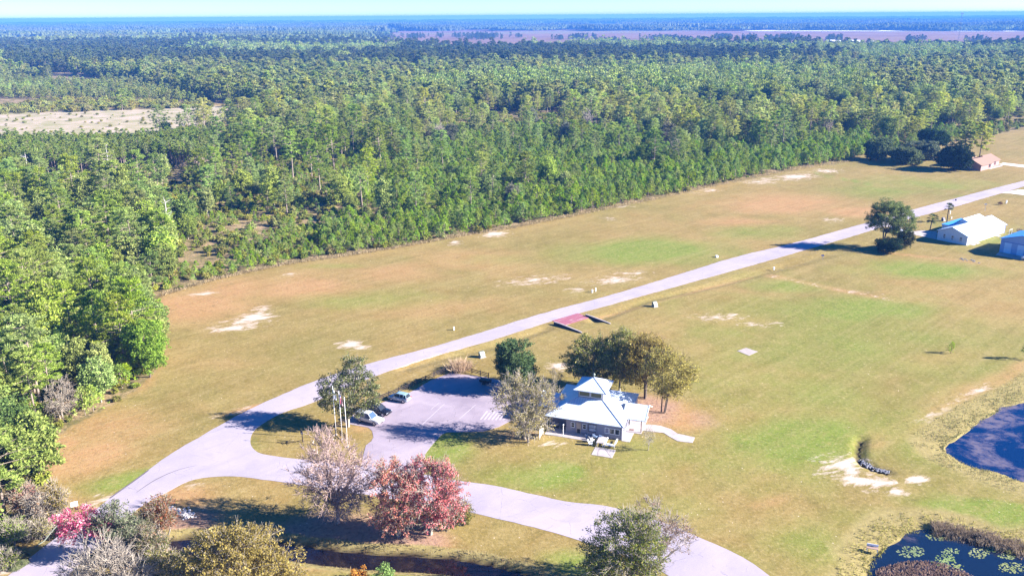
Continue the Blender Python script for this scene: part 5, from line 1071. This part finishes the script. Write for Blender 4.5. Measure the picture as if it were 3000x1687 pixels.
for i, (u, v, w, h, z0, lb) in enumerate([(2690,470,19,10,.6,'big dark live oak nearest the field corner, left of the oak group'),(2730,440,17,12,2.4,'tall dark live oak in the middle of the oak group'),(2790,498,19,12.5,.8,'dense dark live oak in front of the brick house'),(2570,468,14,11,.6,'grey green oak where the forest edge meets the oak group'),(2650,480,16,8.5,.3,'low spreading oak behind the field corner')]):
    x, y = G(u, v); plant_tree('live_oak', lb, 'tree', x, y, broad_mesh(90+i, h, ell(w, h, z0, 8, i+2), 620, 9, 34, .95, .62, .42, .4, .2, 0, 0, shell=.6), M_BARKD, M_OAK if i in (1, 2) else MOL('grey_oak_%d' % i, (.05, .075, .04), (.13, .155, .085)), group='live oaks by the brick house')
for i, (u, v, h, cr, lb) in enumerate([(2868,470,18,6.0,'tall pine standing directly behind the brick house'),(2820,470,20,4.5,'slim tall pine left of the pine behind the brick house')]):
    x, y = G(u, v); plant_tree('tall_pine', lb, 'tree', x, y, pine_mesh(97+i, h, cr, .35, 40, 5, 26, .8, .3, .01, 2, 1.0, .2), M_BARKD, M_PINE)
x, y = G(440, 1105); plant_tree('edge_tree', 'lush bright green tree bulging farthest into the field from the left woods', 'tree', x, y, broad_mesh(71, 13, ell(9.5, 13.5, .8, 8, 4), 560, 10, 34, .7, .42, .22, .25, .25, .1, 0, shell=.55), M_BARKD, foliage('lush_leaves', (.13, .22, .022), (.30, .40, .055), .01, .35, .1))
x, y = G(395, 1000); plant_tree('edge_tree', 'tall fresh green tree at the left woods edge above the bulging bright one', 'tree', x, y, broad_mesh(72, 14, ell(9, 15, 1, 8, 5), 560, 10, 34, .7, .42, .22, .25, .25, .1, 0, shell=.55), M_BARKD, foliage('fresh_leaves', (.12, .20, .035), (.27, .37, .08), .01, .35, .1))
x, y = G(60, 1400); plant_tree('edge_tree', 'tall dark green tree filling the left edge above the dusty red one', 'tree', x, y, broad_mesh(73, 14, ell(10, 15, .8, 8, 6), 560, 10, 32, .7, .42, .22, .25, .25, .15, 0, shell=.55), M_BARKD, foliage('deep_leaves', (.05, .11, .022), (.15, .24, .055), .01, .3, .1))
# dead snags with pale limbs in the left woods
def snag(u, v, h, label, seed):
    rng = np.random.default_rng(seed); x, y = G(u, v); segs = limb(np.array([0, 0, 0.]), np.array([.4, 0, h]), .26, .08, rng, 5, .02)
    for k in range(12):
        z = h*rng.uniform(.5, .98); a = rng.uniform(0, 6.28); R_ = rng.uniform(1, 2.6); p = np.array([cos(a)*R_, sin(a)*R_, z+R_*.3]); segs += limb(np.array([.2, 0, z]), p, .10, .04, rng, 2, .1)
        segs.append([*p, *(p+rng.normal(0, .5, 3)+np.array([0, 0, .4])), .05, .02])
    o = link(mesh_np('dead_tree', *tubes_np(segs, 5), [plain('bleached_wood', (.5, .46, .46), .9)]), 'dead_tree'); o.location = (x, y, 0); tag(o, label, 'dead tree', 'dead bleached trees in the left woods')
snag(84, 522, 11, 'bleached dead tree with forked limbs at the far left of the woods', 1); snag(322, 520, 15, 'tall bleached dead tree in front of the planted pine row', 2); snag(497, 718, 15, 'pale-limbed half dead tree above the field corner woods', 3)
# dry grass clumps and reeds
M_DRY = foliage('dry_grass', (.42, .30, .17), (.62, .48, .32), .01, .3, .1)
M_REED = foliage('dead_reeds', (.22, .16, .11), (.46, .36, .28), .02, .3, .2)
M_BGR = foliage('bank_grass', (.24, .21, .05), (.48, .42, .14), .02, .3, .2)
def tuft(seed, n, R_, h):
    rng = np.random.default_rng(seed); C = np.stack([rng.normal(0, R_*.5, n), rng.normal(0, R_*.5, n), np.full(n, h*.45)], 1); D = np.stack([C[:, 0]/R_*.5, C[:, 1]/R_*.5, np.ones(n)], 1)
    return cards(C, D, h, .10, rng, .25)
x, y = G(1348, 1085); t_ = thing('pampas_grass', 'tall dry straw grass clump at the gap in the dark fences', 'grass clump', (x, y, 0)); link(mesh_np('blades', *tuft(1, 700, 2.2, 2.3), [M_DRY]), 'blades', t_)
x, y = G(1372, 1082); t_ = thing('pampas_grass', 'thin dry grass wisp right behind the tall straw clump', 'grass clump', (x, y, 0)); link(mesh_np('blades', *tuft(2, 60, .7, 1.9), [M_DRY]), 'blades', t_)
def scatter_blades(name, label, pts, m, h, seed, w=.09):
    rng = np.random.default_rng(seed); P = np.array(pts); n = len(P); C = P.copy(); C[:, 2] += h*.4; D = np.tile([[0, 0, 1.]], (n, 1))
    o = link(mesh_np(name, *cards(C, D, h, w, rng, .45), [m]), name); return tag(o, label, 'grass', kind='stuff')
def gz(x, y):
    i = np.clip(np.searchsorted(xs, x), 1, nx-1); j = np.clip(np.searchsorted(ys, y), 1, ny-1); return Zf.reshape(ny, nx)[j, i]
def along(poly, n, s0, s1, seed, closed=True, cond=None):
    rng = np.random.default_rng(seed); P = list(poly)+([poly[0]] if closed else []); cum = np.r_[0, np.cumsum([hypot(b[0]-a[0], b[1]-a[1]) for a, b in zip(P, P[1:])])]; out = []
    s = rng.uniform(0, cum[-1], n); A = np.array(P); px_ = np.interp(s, cum, A[:, 0]); py_ = np.interp(s, cum, A[:, 1]); e = 1e-2
    qx = np.interp(s+e, cum, A[:, 0]); qy = np.interp(s+e, cum, A[:, 1]); dx, dy = (qx-px_)/e, (qy-py_)/e; cl_ = np.clip(np.sin(s*.9)+np.sin(s*.37+1)+1.2, .1, 3)/3; off = rng.uniform(min(s0, s1), max(s0, s1), n)*np.where(rng.random(n) < .5, 1, cl_)
    x, y = px_+dy*off, py_-dx*off; k = (y < 260) & (np.abs(x) < 190); x, y = x[k], y[k]; return np.stack([x, y, gz(x, y)], 1)
def outward(poly):   # +1 if 'along' offset (dy,-dx) points outwards
    a = sum(poly[i][0]*poly[(i+1) % len(poly)][1]-poly[(i+1) % len(poly)][0]*poly[i][1] for i in range(len(poly))); return 1 if a > 0 else -1
o1, o2 = outward(POND1), outward(POND2)
scatter_blades('pond_bank_grass', 'yellow tufted grass on the banks of the upper pond', along(POND1, 8000, -.3*o1, 5.2*o1, 1), M_BGR, .45, 11)
scatter_blades('pond_bank_grass', 'tufted brown grass on the banks of the near pond', along(POND2, 5200, -.3*o2, 4.2*o2, 2), M_BGR, .45, 12)
rd = W([(2730,1553),(2800,1562),(2860,1575),(2930,1592),(2960,1612),(3010,1605)], -.3)
P_ = along(rd, 3800, -1.6, 1.9, 3, False); scatter_blades('dead_reed_bed', 'grey brown dead reeds along the far bank of the near pond', P_, M_REED, .9, 13, .10)
rd = W([(2590,1700),(2620,1670),(2680,1655),(2760,1680),(2850,1690),(2870,1700)], -.45)
rng = np.random.default_rng(9); a = rng.random((2600, 2)); uu = 2565+a[:, 0]*300; vv = 1640+a[:, 1]*70; kk = (vv > 1642+((uu-2690)/150)**2*40)
P_ = np.array([(*G(u, v, -.45), -.5) for u, v in zip(uu[kk], vv[kk])]); scatter_blades('pond_weed', 'purple brown water weed filling the near corner of the pond', P_, MOL('pond_weed_brown', (.12, .06, .055), (.25, .16, .13)), .35, 14, .16)
P_ = along(CREEK, 5200, -3.2, 3.2, 4, False); P_ = P_[np.abs(dist_line(P_[:, 0], P_[:, 1], CREEK)-2.6) < .9]
scatter_blades('creek_bank_grass', 'straw and dark tufted grass along the creek banks', P_, foliage('creek_grass', (.09, .07, .03), (.34, .25, .15), .02, .3, .2), .5, 15)
EDGE = [(u, np.interp(u, EU, EV)+3) for u in np.linspace(472, 2540, 60)]; P_ = []
rng = np.random.default_rng(10)
for u in rng.uniform(472, 2520, 9000): P_.append((*G(u, np.interp(u, EU, EV)+rng.uniform(-4, 5)), 0))
scatter_blades('forest_edge_grass', 'tall dry grass fringe along the forest edge', P_, foliage('edge_grass', (.20, .14, .07), (.42, .31, .17), .02, .3, .2), .8, 16, .12)

# ------------------------------------------------------------------ forest population
rng = np.random.default_rng(77)
def jgrid(x0, x1, y0, y1, s):
    a, b = np.meshgrid(np.arange(x0, x1, s), np.arange(y0, y1, s)); a = a.ravel()+rng.uniform(-.48, .48, a.size)*s; b = b.ravel()+rng.uniform(-.48, .48, b.size)*s; return a, b
def uvof(x, y): return PRJ(np.stack([x, y, np.zeros_like(x)], 1))
def inview(u, v, mx=260): return (u > -mx) & (u < 3000+mx) & (v < 1750)
ROWPX = [(-300,447),(450,445),(560,425),(660,430),(620,500),(520,492),(400,487),(330,508),(200,512),(60,515),(-300,520)]
THICK2 = [(1180,660),(1130,520),(1250,430),(1500,372),(1800,372),(2000,420),(2350,470),(2420,492),(2000,566),(1500,664)]
OPEN1 = [(620,560),(900,560),(1180,640),(1000,700),(640,660)]
GAPS = [[(60,520),(330,512),(520,500),(620,520),(560,545),(60,548)],[(560,470),(700,462),(740,480),(700,490),(600,492)],[(860,640),(1010,610),(1020,650),(900,668)],[(540,740),(640,742),(700,770),(600,790),(520,775)],[(700,640),(800,650),(780,680),(650,690)]]
def fz(x, y, s, k): return wob(x, y, s, k)
tall = []; young = []; hard = []; shrub = []
def add(lst, x, y, s): lst.append(np.stack([x, y, s], 1))
# near forest, < 660 m
x, y = jgrid(-460, 460, 90, 660, 5.6); u, v = uvof(x, y); m0 = forest_mask(u, v, 3) & inview(u, v)
left = (u < 500) & (v > 590); row = in_poly(u, v, ROWPX); gap_ = np.zeros_like(m0)
for g in GAPS: gap_ |= in_poly(u, v, g)
thick = in_poly(u, v, THICK2); edgeband = (u > 500) & (u < 2540) & (v > np.interp(u, EU, EV)-np.interp(u, [500, 1000, 1800, 2500], [60, 85, 55, 42]))
r = rng.random(len(x)); sparse = (~left) & (~row) & (~thick) & (v > 470) & (u < 1300)
pr = np.where(left, .55, np.where(thick | edgeband, .08, np.where(sparse, .10, .34))); pr = pr*np.where(fz(x, y, 22, 2) > -.2, 1.3, .35)
k = m0 & (~row) & (~gap_) & (r < pr*1.15) & ~((u < 690) & (v > 396) & (v < 446)) & ~((u > 500) & (v < 600) & (fz(x, y, 45, 9) > .62) & (r > .07)) & ~((u > 470) & (v > np.interp(u, EU, EV)-np.interp(u, [470, 560, 900, 1300, 1800, 2500], [10, 45, 62, 62, 45, 30]))); hs = np.clip(1.0+.2*rng.normal(size=len(x)), .55, 1.4); hs = np.where(thick, hs*.92, hs)
hw = fz(x, y, 60, 4)+.5*fz(x, y, 17, 1); isH = np.where(left, rng.random(len(x)) < .42, (rng.random(len(x)) < np.where(hw > .45, .55, .07)))
add(tall, x[k & ~isH], y[k & ~isH], hs[k & ~isH]); add(hard, x[k & isH], y[k & isH], hs[k & isH]*.9)
# planted row, dense and slim
x, y = jgrid(-420, -60, 330, 560, 2.9); u, v = uvof(x, y); k = in_poly(u, v, ROWPX) & inview(u, v); ROW = np.stack([x[k], y[k], .62+.05*rng.normal(size=k.sum())], 1)
# young pines
x, y = jgrid(-330, 420, 120, 560, 2.8); u, v = uvof(x, y); m0 = forest_mask(u, v, 2) & inview(u, v, 120); r = rng.random(len(x))
thick = in_poly(u, v, THICK2); eb = (u > 478) & (u < 2540) & (v > np.interp(u, EU, EV)-np.interp(u, [500, 900, 1300, 1800, 2500], [40, 95, 70, 60, 45]))
k = m0 & ~(in_poly(u, v, ROWPX)) & (v > 380) & (((eb) & (r < .82)) | (thick & (r < .72)) | ((~eb) & (~thick) & (u > 470) & (r < .24)) | ((u < 480) & (v > 600) & (r < .12)))
for g in GAPS: k &= ~(in_poly(u, v, g) & (rng.random(len(x)) < .8))
ys_ = np.where(u < 950, .62, 1.0)*(1+.18*rng.normal(size=len(x))); ys_ = np.where((u > 1500) & eb, ys_*1.25, ys_)
ys_ = np.where((u<480) , 1.1, ys_)
add(young, x[k], y[k], np.clip(ys_[k], .4, 1.6))
# young green wall at the left forest edge
# shrubs everywhere
x, y = jgrid(-460, 440, 90, 640, 2.7); u, v = uvof(x, y); k = forest_mask(u, v, 1) & inview(u, v, 120) & (rng.random(len(x)) < np.where((u < 1300) & (v > 470), .62, .4)) & ~in_poly(u, v, ROWPX)
for g in GAPS: k &= ~(in_poly(u, v, g) & (rng.random(len(x)) < .75))
add(shrub, x[k], y[k], rng.uniform(.4, 1.3, k.sum()))
# middle and far forest
fars = []
for (y0, y1, s) in ((660, 1100, 7.0), (1100, 1700, 9.0), (1700, 2420, 11.5)):
    x, y = jgrid(-.68*y1, .68*y1, y0, y1, s); u, v = uvof(x, y); k = inview(u, v, 60) & (fz(x, y, 95, 4) < .88) & forest_mask(u, v) & ~in_poly(u, v, [(-400,330),(-400,300),(0,290),(500,300),(640,312),(0,336)]) & ~in_poly(u, v, MARSH) & (rng.random(len(x)) < np.where(fz(x, y, 120, 7)+.6*fz(x, y, 41, 3) > -1.0, .92, .35))
    h_ = np.where(fz(x, y, 170, 5)+.4*fz(x, y, 60, 2) > .35, 1, 0); big = s/6.2
    lowp = in_poly(u, v, [(-400,330),(-400,235),(400,242),(640,300),(600,312)])
    fars.append(np.stack([x[k], y[k], np.where(lowp[k], .5, 1.0)*(big**.45)*np.clip(1+.22*rng.normal(size=k.sum()), .5, 1.5), h_[k]], 1))
    fars[-1] = fars[-1]
x, y = jgrid(-420, -90, 640, 860, 5.0); u, v = uvof(x, y); k = in_poly(u, v, [(-400,335),(-400,296),(0,292),(500,300),(640,314),(0,336)]) & (rng.random(len(x)) < .6); add(shrub, x[k], y[k], rng.uniform(1.2, 2.6, k.sum()))
x, y = jgrid(-420, -90, 500, 700, 9.0); u, v = uvof(x, y); k = in_poly(u, v, [(-400,392),(-400,338),(0,338),(700,320),(600,380),(0,392)]) & (rng.random(len(x)) < .35); add(shrub, x[k], y[k], rng.uniform(.4, 1.0, k.sum()))
tall = np.concatenate(tall); young = np.concatenate(young); hard = np.concatenate(hard); shrub = np.concatenate(shrub); fars = np.concatenate(fars)
# belts and clumps in and beyond the marsh
bx_, by_, bs_ = [], [], []
CLUMPS = [(1215,112,26,5,60),(1290,110,10,4,14),(1340,109,20,4,26),(1410,112,55,6,190),(1520,110,10,3,10),(1690,114,22,4,50),(1640,117,20,2,20),(1740,113,8,2,8),(1950,116,60,3,60),(2120,114,24,4,60),(2190,116,20,3,24),(2260,118,30,4,50),(2310,117,24,5,80),(2430,118,16,4,30),(2460,119,10,3,20),(2670,122,24,3,26),(2700,118,12,2,10),(2870,120,10,3,12),(2980,122,6,2,8),(2860,124,50,1.5,16),(2000,124,80,3,120),(1800,127,60,2,60),(1060,118,90,6,500),(1000,108,120,5,500),(300,108,300,6,900),(700,112,200,5,500)]
for (u, v, ru, rv, n) in CLUMPS:
    for _ in range(n):
        q = G(u+ru*rng.normal(0, .5), min(max(v+rv*rng.normal(0, .5), 70), 140)); bx_.append(q[0]); by_.append(q[1]); bs_.append(rng.uniform(.6, 1.15))
clump = np.stack([bx_, by_, bs_], 1)
# canopy chunks for the blue distance
def chunk_mesh(seed, S_=220., n=46):
    rg = np.random.default_rng(seed); parts = []
    for _ in range(520):
        cx, cy = rg.uniform(-S_/2, S_/2, 2); r_ = rg.uniform(4.5, 8.5); h_ = rg.uniform(10, 19); m = 7; a = np.arange(m)*2*pi/m+rg.uniform(0, 1)
        V = np.concatenate([np.stack([cx+cos_(a)*r_, cy+sin_(a)*r_, np.full(m, h_*.45)], 1), np.stack([cx+cos_(a)*r_*.75, cy+sin_(a)*r_*.75, np.full(m, h_*.8)+rg.uniform(-1, 1, m)], 1), [[cx, cy, h_]]])
        F = [[i, (i+1) % m, m+(i+1) % m, m+i] for i in range(m)]+[[m+i, m+(i+1) % m, 2*m, 2*m] for i in range(m)]
        parts.append((V, np.array(F)))
    return cat(parts)
cos_, sin_ = np.cos, np.sin

# prototypes (each also the mesh of individual trees)
PT = []
for i, a in enumerate([dict(H=14, cr=4.6, base=.32, nb=38, cl=5, nc=26), dict(H=16, cr=5.0, base=.40, nb=38, cl=5, nc=26), dict(H=13.5, cr=5.3, base=.24, nb=42, cl=5, nc=26), dict(H=15, cr=4.0, base=.5, nb=28, cl=4, nc=28), dict(H=12.5, cr=4.4, base=.26, nb=34, cl=5, nc=24), dict(H=17, cr=4.6, base=.30, nb=46, cl=5, nc=24)]):
    PT.append(pine_mesh(200+i, **a))
PTF = [pine_mesh(220+i, H=13.5, cr=4.8, base=.15, nb=24, cl=3, nc=14, ln=1.3, wd_=.6, cs=1.2, dead=0) for i in range(4)]
PR = [pine_mesh(240+i, H=17, cr=3.2, base=.55, nb=16, cl=3, nc=16, ln=.95, wd_=.32, cs=1.0, dead=0, lean=.005) for i in range(3)]
PY = [ypine_mesh(260+i, H=h, cr=c, nc=11, n_=80) for i, (h, c) in enumerate([(4.6, 1.9), (5.4, 2.1), (4.0, 1.8), (4.8, 2.3)])]
PH = [broad_mesh(280+i, h, ell(w, h, h*.15, 6, i), 300, 7, 22, .8, .5, .34, .2, .25, g, 0, shell=.55) for i, (h, w, g) in enumerate([(13, 8, .2), (15, 9, .3), (11, 8, .2), (14, 7, .25)])]
PHF = [broad_mesh(300+i, h, ell(w, h, h*.12, 6, i), 120, 5, 13, 1.3, 1.1, .8, .2, .25, 0, 0, shell=.6) for i, (h, w) in enumerate([(14, 10), (15, 11), (12, 10)])]
PS = [broad_mesh(320+i, 1.8, ell(w, h, .1, 5, i), 60, 4, 16, .42, .38, .22, .04, .2, 0, 0, stems=3, sx=.2, shell=.5) for i, (w, h) in enumerate([(2.8, 1.8), (2.2, 2.2), (3.4, 1.6), (2.4, 1.5)])]
PB = [broad_mesh(340+i, 11, ell(7, 11, 2, 5, i), 200, 7, 3, .5, .3, .2, .18, .25, .2, 4, 1.3, .6, stems=2, shell=.3, twr=.04) for i in range(2)]
def combo(pm, mb_, ml, nm):
    (tv, tf), lf = pm; V, F = cat([(tv, tf), lf]); me = mesh_np(nm, V, F, [mb_, ml], np.r_[np.zeros(len(tf), int), np.ones(len(lf[1]), int)]); return bpy.data.objects.new(nm, me)
def proto_col(nm, lst):
    c = bpy.data.collections.new(nm)
    for o in lst: c.objects.link(o)
    return c
def stuff_scatter(name, label, cat_, P, protos, seed, zs=(.85, 1.15)):
    """P (n,3): x, y, scale  -> one object that instances the prototypes on its points"""
    rg = np.random.default_rng(seed); n = len(P); me = bpy.data.meshes.new(name); me.vertices.add(n)
    me.vertices.foreach_set('co', np.stack([P[:, 0], P[:, 1], np.zeros(n)], 1).astype(np.float32).ravel())
    a = me.attributes.new('idx', 'INT', 'POINT'); a.data.foreach_set('value', (P[:, 3] if P.shape[1] > 3 else rg.integers(0, len(protos), n)).astype(np.int32))
    a = me.attributes.new('rot', 'FLOAT_VECTOR', 'POINT'); a.data.foreach_set('vector', np.stack([rg.normal(0, .03, n), rg.normal(0, .03, n), rg.uniform(0, 6.28, n)], 1).astype(np.float32).ravel())
    s = P[:, 2]; z = s*rg.uniform(*zs, n); a = me.attributes.new('scl', 'FLOAT_VECTOR', 'POINT'); a.data.foreach_set('vector', np.stack([s, s, z], 1).astype(np.float32).ravel())
    o = link(me, name); tag(o, label, cat_, kind='stuff')
    ng = bpy.data.node_groups.new(name+'_nodes', 'GeometryNodeTree'); ng.interface.new_socket('Geometry', in_out='INPUT', socket_type='NodeSocketGeometry'); ng.interface.new_socket('Geometry', in_out='OUTPUT', socket_type='NodeSocketGeometry')
    gi = ng.nodes.new('NodeGroupInput'); go = ng.nodes.new('NodeGroupOutput'); ip = ng.nodes.new('GeometryNodeInstanceOnPoints'); ci = ng.nodes.new('GeometryNodeCollectionInfo')
    ci.inputs['Collection'].default_value = proto_col(name+'_kinds', protos); ci.inputs['Separate Children'].default_value = True; ci.inputs['Reset Children'].default_value = True
    def attr(nm, ty):
        q = ng.nodes.new('GeometryNodeInputNamedAttribute'); q.data_type = ty; q.inputs[0].default_value = nm; return q.outputs[0]
    ng.links.new(gi.outputs[0], ip.inputs['Points']); ng.links.new(ci.outputs[0], ip.inputs['Instance']); ip.inputs['Pick Instance'].default_value = True
    ng.links.new(attr('idx', 'INT'), ip.inputs['Instance Index']); ng.links.new(attr('rot', 'FLOAT_VECTOR'), ip.inputs['Rotation']); ng.links.new(attr('scl', 'FLOAT_VECTOR'), ip.inputs['Scale'])
    ng.links.new(ip.outputs[0], go.inputs[0]); md = o.modifiers.new('scatter', 'NODES'); md.node_group = ng; return o
def split_near(P, n):
    u, v = uvof(P[:, 0], P[:, 1]); vis = (u > -40) & (u < 3040) & (v < 1740); d = P[:, 1]+np.where(vis, 0, 1e6); k = np.argsort(d)[:n]; k = k[vis[k]]
    m = np.zeros(len(P), bool); m[k] = True; return P[m], P[~m]
def individuals(P, protos, name, labf, cat_, mb_, ml, rnd):
    r = random.Random(rnd); base = []
    for i, ((tv, tf), lf) in enumerate(protos):
        base.append((mesh_np('trunk', tv, tf, [mb_], smooth=True), mesh_np('crown', lf[0], lf[1], [ml])))
    U, V = uvof(P[:, 0], P[:, 1]); src = {}
    for (x, y, s), u, v in zip(P, U, V):
        i = r.randrange(len(base))
        if i not in src:
            t_ = thing(name, None, None); link(base[i][0], 'trunk', t_); link(base[i][1], 'crown', t_); src[i] = t_; o = t_
        else: o = copy_tree(src[i])
        o.location = (x, y, 0); o.rotation_euler = (r.gauss(0, .02), r.gauss(0, .02), r.uniform(0, 6.28)); o.scale = (s, s, s*r.uniform(.9, 1.12))
        lb, gp = labf(u, v, s, i); tag(o, lb, cat_, gp)
M_PROW = foliage('planted_pine_needles', (.15, .22, .03), (.27, .33, .06), .02, .3, .2)
n1_, r1_ = split_near(tall, 295)
def zone(u, v):
    if u < 480:
        a = 'far left woods below the planted pines' if v < 620 else 'left woods above the brown field corner' if v < 800 else 'left woods beside the sandy scrape' if v < 960 else 'left woods beside the green field edge' if v < 1150 else 'lower left woods'
        return ('rimming the ' if u > (330 if v < 1100 else 120) else 'amid the ' if u > 150 else 'outermost in the ')+a
    a = 'behind the brown field corner' if u < 700 else 'near the sandy clearing' if u < 850 else 'left of the sand patches' if u < 1150 else 'behind the sand patch' if u < 1500 else 'beyond the middle field' if u < 1900 else 'toward the dark live oaks'
    d = np.interp(u, EU, EV)-v
    return ('at the forest edge ' if d < 35 else 'just inside the woods ' if d < 100 else 'farther inside the woods ' if d < 190 else 'deep in the woods ')+a
def lp_(u, v, s, i):
    a = ('round-crowned', 'high-crowned', 'wide low-branched', 'bare-stemmed', 'short bushy', 'tall cone-shaped')[i]; h = 'large ' if s > 1.12 else 'small ' if s < .86 else ''; z = zone(u, v); return h+a+' pine '+z, 'pines '+z
individuals(n1_, PT, 'pine_tree', lp_, 'pine tree', M_BARKP, M_NEARP, 1)
def ly_(u, v, s, i):
    a = ('slim', 'tall', 'squat', 'full')[i]; h = 'bigger ' if s > 1.12 else 'low ' if s < .68 else ''; z = zone(u, v); return h+a+' young pine '+z, 'young pines '+z
n2_, r2_ = split_near(young, 295); individuals(n2_, PY, 'young_pine', ly_, 'young pine', M_BARKP, M_YPINE, 2)
n3_, r3_ = split_near(hard, 150)
def lh_(u, v, s, i):
    a = ('rounded', 'broad', 'low-topped', 'narrow')[i]; h = 'large ' if s > .98 else 'small ' if s < .8 else ''; z = zone(u, v); return h+a+' broadleaf tree '+z, 'broadleaf trees '+z
individuals(n3_, PH, 'hardwood_tree', lh_, 'broadleaf tree', M_BARKG, M_HARD, 3)
u, v = uvof(r1_[:, 0], r1_[:, 1])
stuff_scatter('pine_forest', 'endless green pine forest filling the middle distance', 'pine forest', r1_, [combo(p, M_BARKP, M_PINE, 'pine_kind') for p in PT[:5]], 5)
stuff_scatter('planted_pine_stand', 'dense planted pine stand with purple grey trunks in front of the clearing', 'pine stand', ROW, [combo(p, M_BARKP, M_PROW, 'planted_pine_kind') for p in PR], 6)
stuff_scatter('young_pine_thicket', 'bright green thicket of young pines behind the forest edge', 'young pines', r2_, [combo(p, M_BARKP, M_YPINE, 'young_pine_kind') for p in PY], 7)
stuff_scatter('hardwood_forest', 'darker broadleaf trees mixed into the pine forest', 'broadleaf forest', r3_, [combo(p, M_BARKG, M_HARD, 'hardwood_kind') for p in PH], 8)
stuff_scatter('scrub', 'olive and tan scrub covering the forest floor', 'scrub', shrub, [combo(p, M_BARKD, M_SHRUB, 'scrub_kind') for p in PS], 9)
fp = fars[fars[:, 3] < .5][:, :3]; fh = fars[fars[:, 3] > .5][:, :3]
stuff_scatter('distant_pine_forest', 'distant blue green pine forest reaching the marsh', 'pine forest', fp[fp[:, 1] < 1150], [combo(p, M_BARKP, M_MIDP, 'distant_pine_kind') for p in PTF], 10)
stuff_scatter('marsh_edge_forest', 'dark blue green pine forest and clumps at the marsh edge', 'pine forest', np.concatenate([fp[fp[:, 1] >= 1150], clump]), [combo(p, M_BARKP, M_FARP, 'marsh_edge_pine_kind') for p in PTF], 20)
stuff_scatter('distant_hardwood_forest', 'distant darker broadleaf stands within the pine forest', 'broadleaf forest', fh, [combo(p, M_BARKG, M_HARD, 'distant_hardwood_kind') for p in PHF], 11)
# grey, leafless-looking trees in the woods
for i, (u, v, sc_) in enumerate([(1290,428,1.25),(1320,432,1.0),(1260,432,.9),(1720,380,1.2),(1660,425,1.1),(1950,440,1.1),(1980,470,1.1),(1560,380,1.0),(1500,610,.8),(480,520,.9),(620,545,.8),(2200,420,1.1),(2420,400,1.2),(2480,390,1.0)]):
    x, y = G(u, v); o = plant_tree('grey_tree', 'grey leafed tree number standing out of the green woods', 'tree', x, y, PH[i % 4] if i % 3 else PB[i % 2], M_BARKG, M_GREYL, sc=sc_, group='grey trees in the green woods'); o['label'] = ('pale grey leafed tree ' if i % 3 else 'bare-twigged grey tree ')+zone(u, v)
CH = []
for i in range(3):
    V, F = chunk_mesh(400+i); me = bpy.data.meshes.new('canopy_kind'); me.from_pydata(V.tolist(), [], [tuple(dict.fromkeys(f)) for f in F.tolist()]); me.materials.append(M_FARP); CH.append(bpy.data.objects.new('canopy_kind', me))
pts = []
x, y = jgrid(-9500, 9500, 2420, 14000, 215.); u, v = uvof(x, y)
dens = wob(x, y, 1300, 2)+.7*wob(x, y, 480, 5)
k = (u > -300) & (u < 3300) & ~in_poly(u, v, MARSH) & (dens > -.55) & ~((v > 91.5) & (u > 1150))
k |= (u > -300) & (u < 3300) & (v < 91) & (v > 84)
pts = np.stack([x[k], y[k], rng.uniform(.9, 1.15, k.sum())], 1)
stuff_scatter('far_forest', 'blue hazy forest belts reaching the horizon', 'forest', pts, CH, 12, (.8, 1.5))
# far pale buildings / open strips that glint in the blue distance
for (u0, u1, v, lb) in ((1100,1500,79,'thin pale strip of open land left of centre near the horizon'),(1500,2000,77.5,'thin pale strip of open land near the horizon at centre'),(2050,2140,76,'short bright strip near the horizon'),(2200,2640,92.5,'thin pale strip along the far marsh edge'),(2800,2990,93,'pale strip at the far right marsh edge')):
    A, B = G(u0, v), G(u1, v); tag(sheet('far_field', [(A[0], A[1]-40), (B[0], B[1]-40), (B[0], B[1]+160), (A[0], A[1]+160)], 14.0 if v < 85 else 1.0, plain('far_pale_field', (.75, .72, .68), .9)), kind='structure')

# ------------------------------------------------------------------ haze
hz = MB().box(-17500, 17500, -60, 15500, -5, 81).build('haze', None); tag(hz, kind='stuff', label='blue distance haze over the whole plain', cat='haze')
hm = mat('haze_air'); t = NT(hm); pv = t.n('ShaderNodeVolumePrincipled', {'Color': (.10, .34, 1.0), 'Density': 1.35e-4, 'Anisotropy': .0})
t.t.links.new(pv.outputs[0], t.out.inputs['Volume']); hz.data.materials.append(hm)
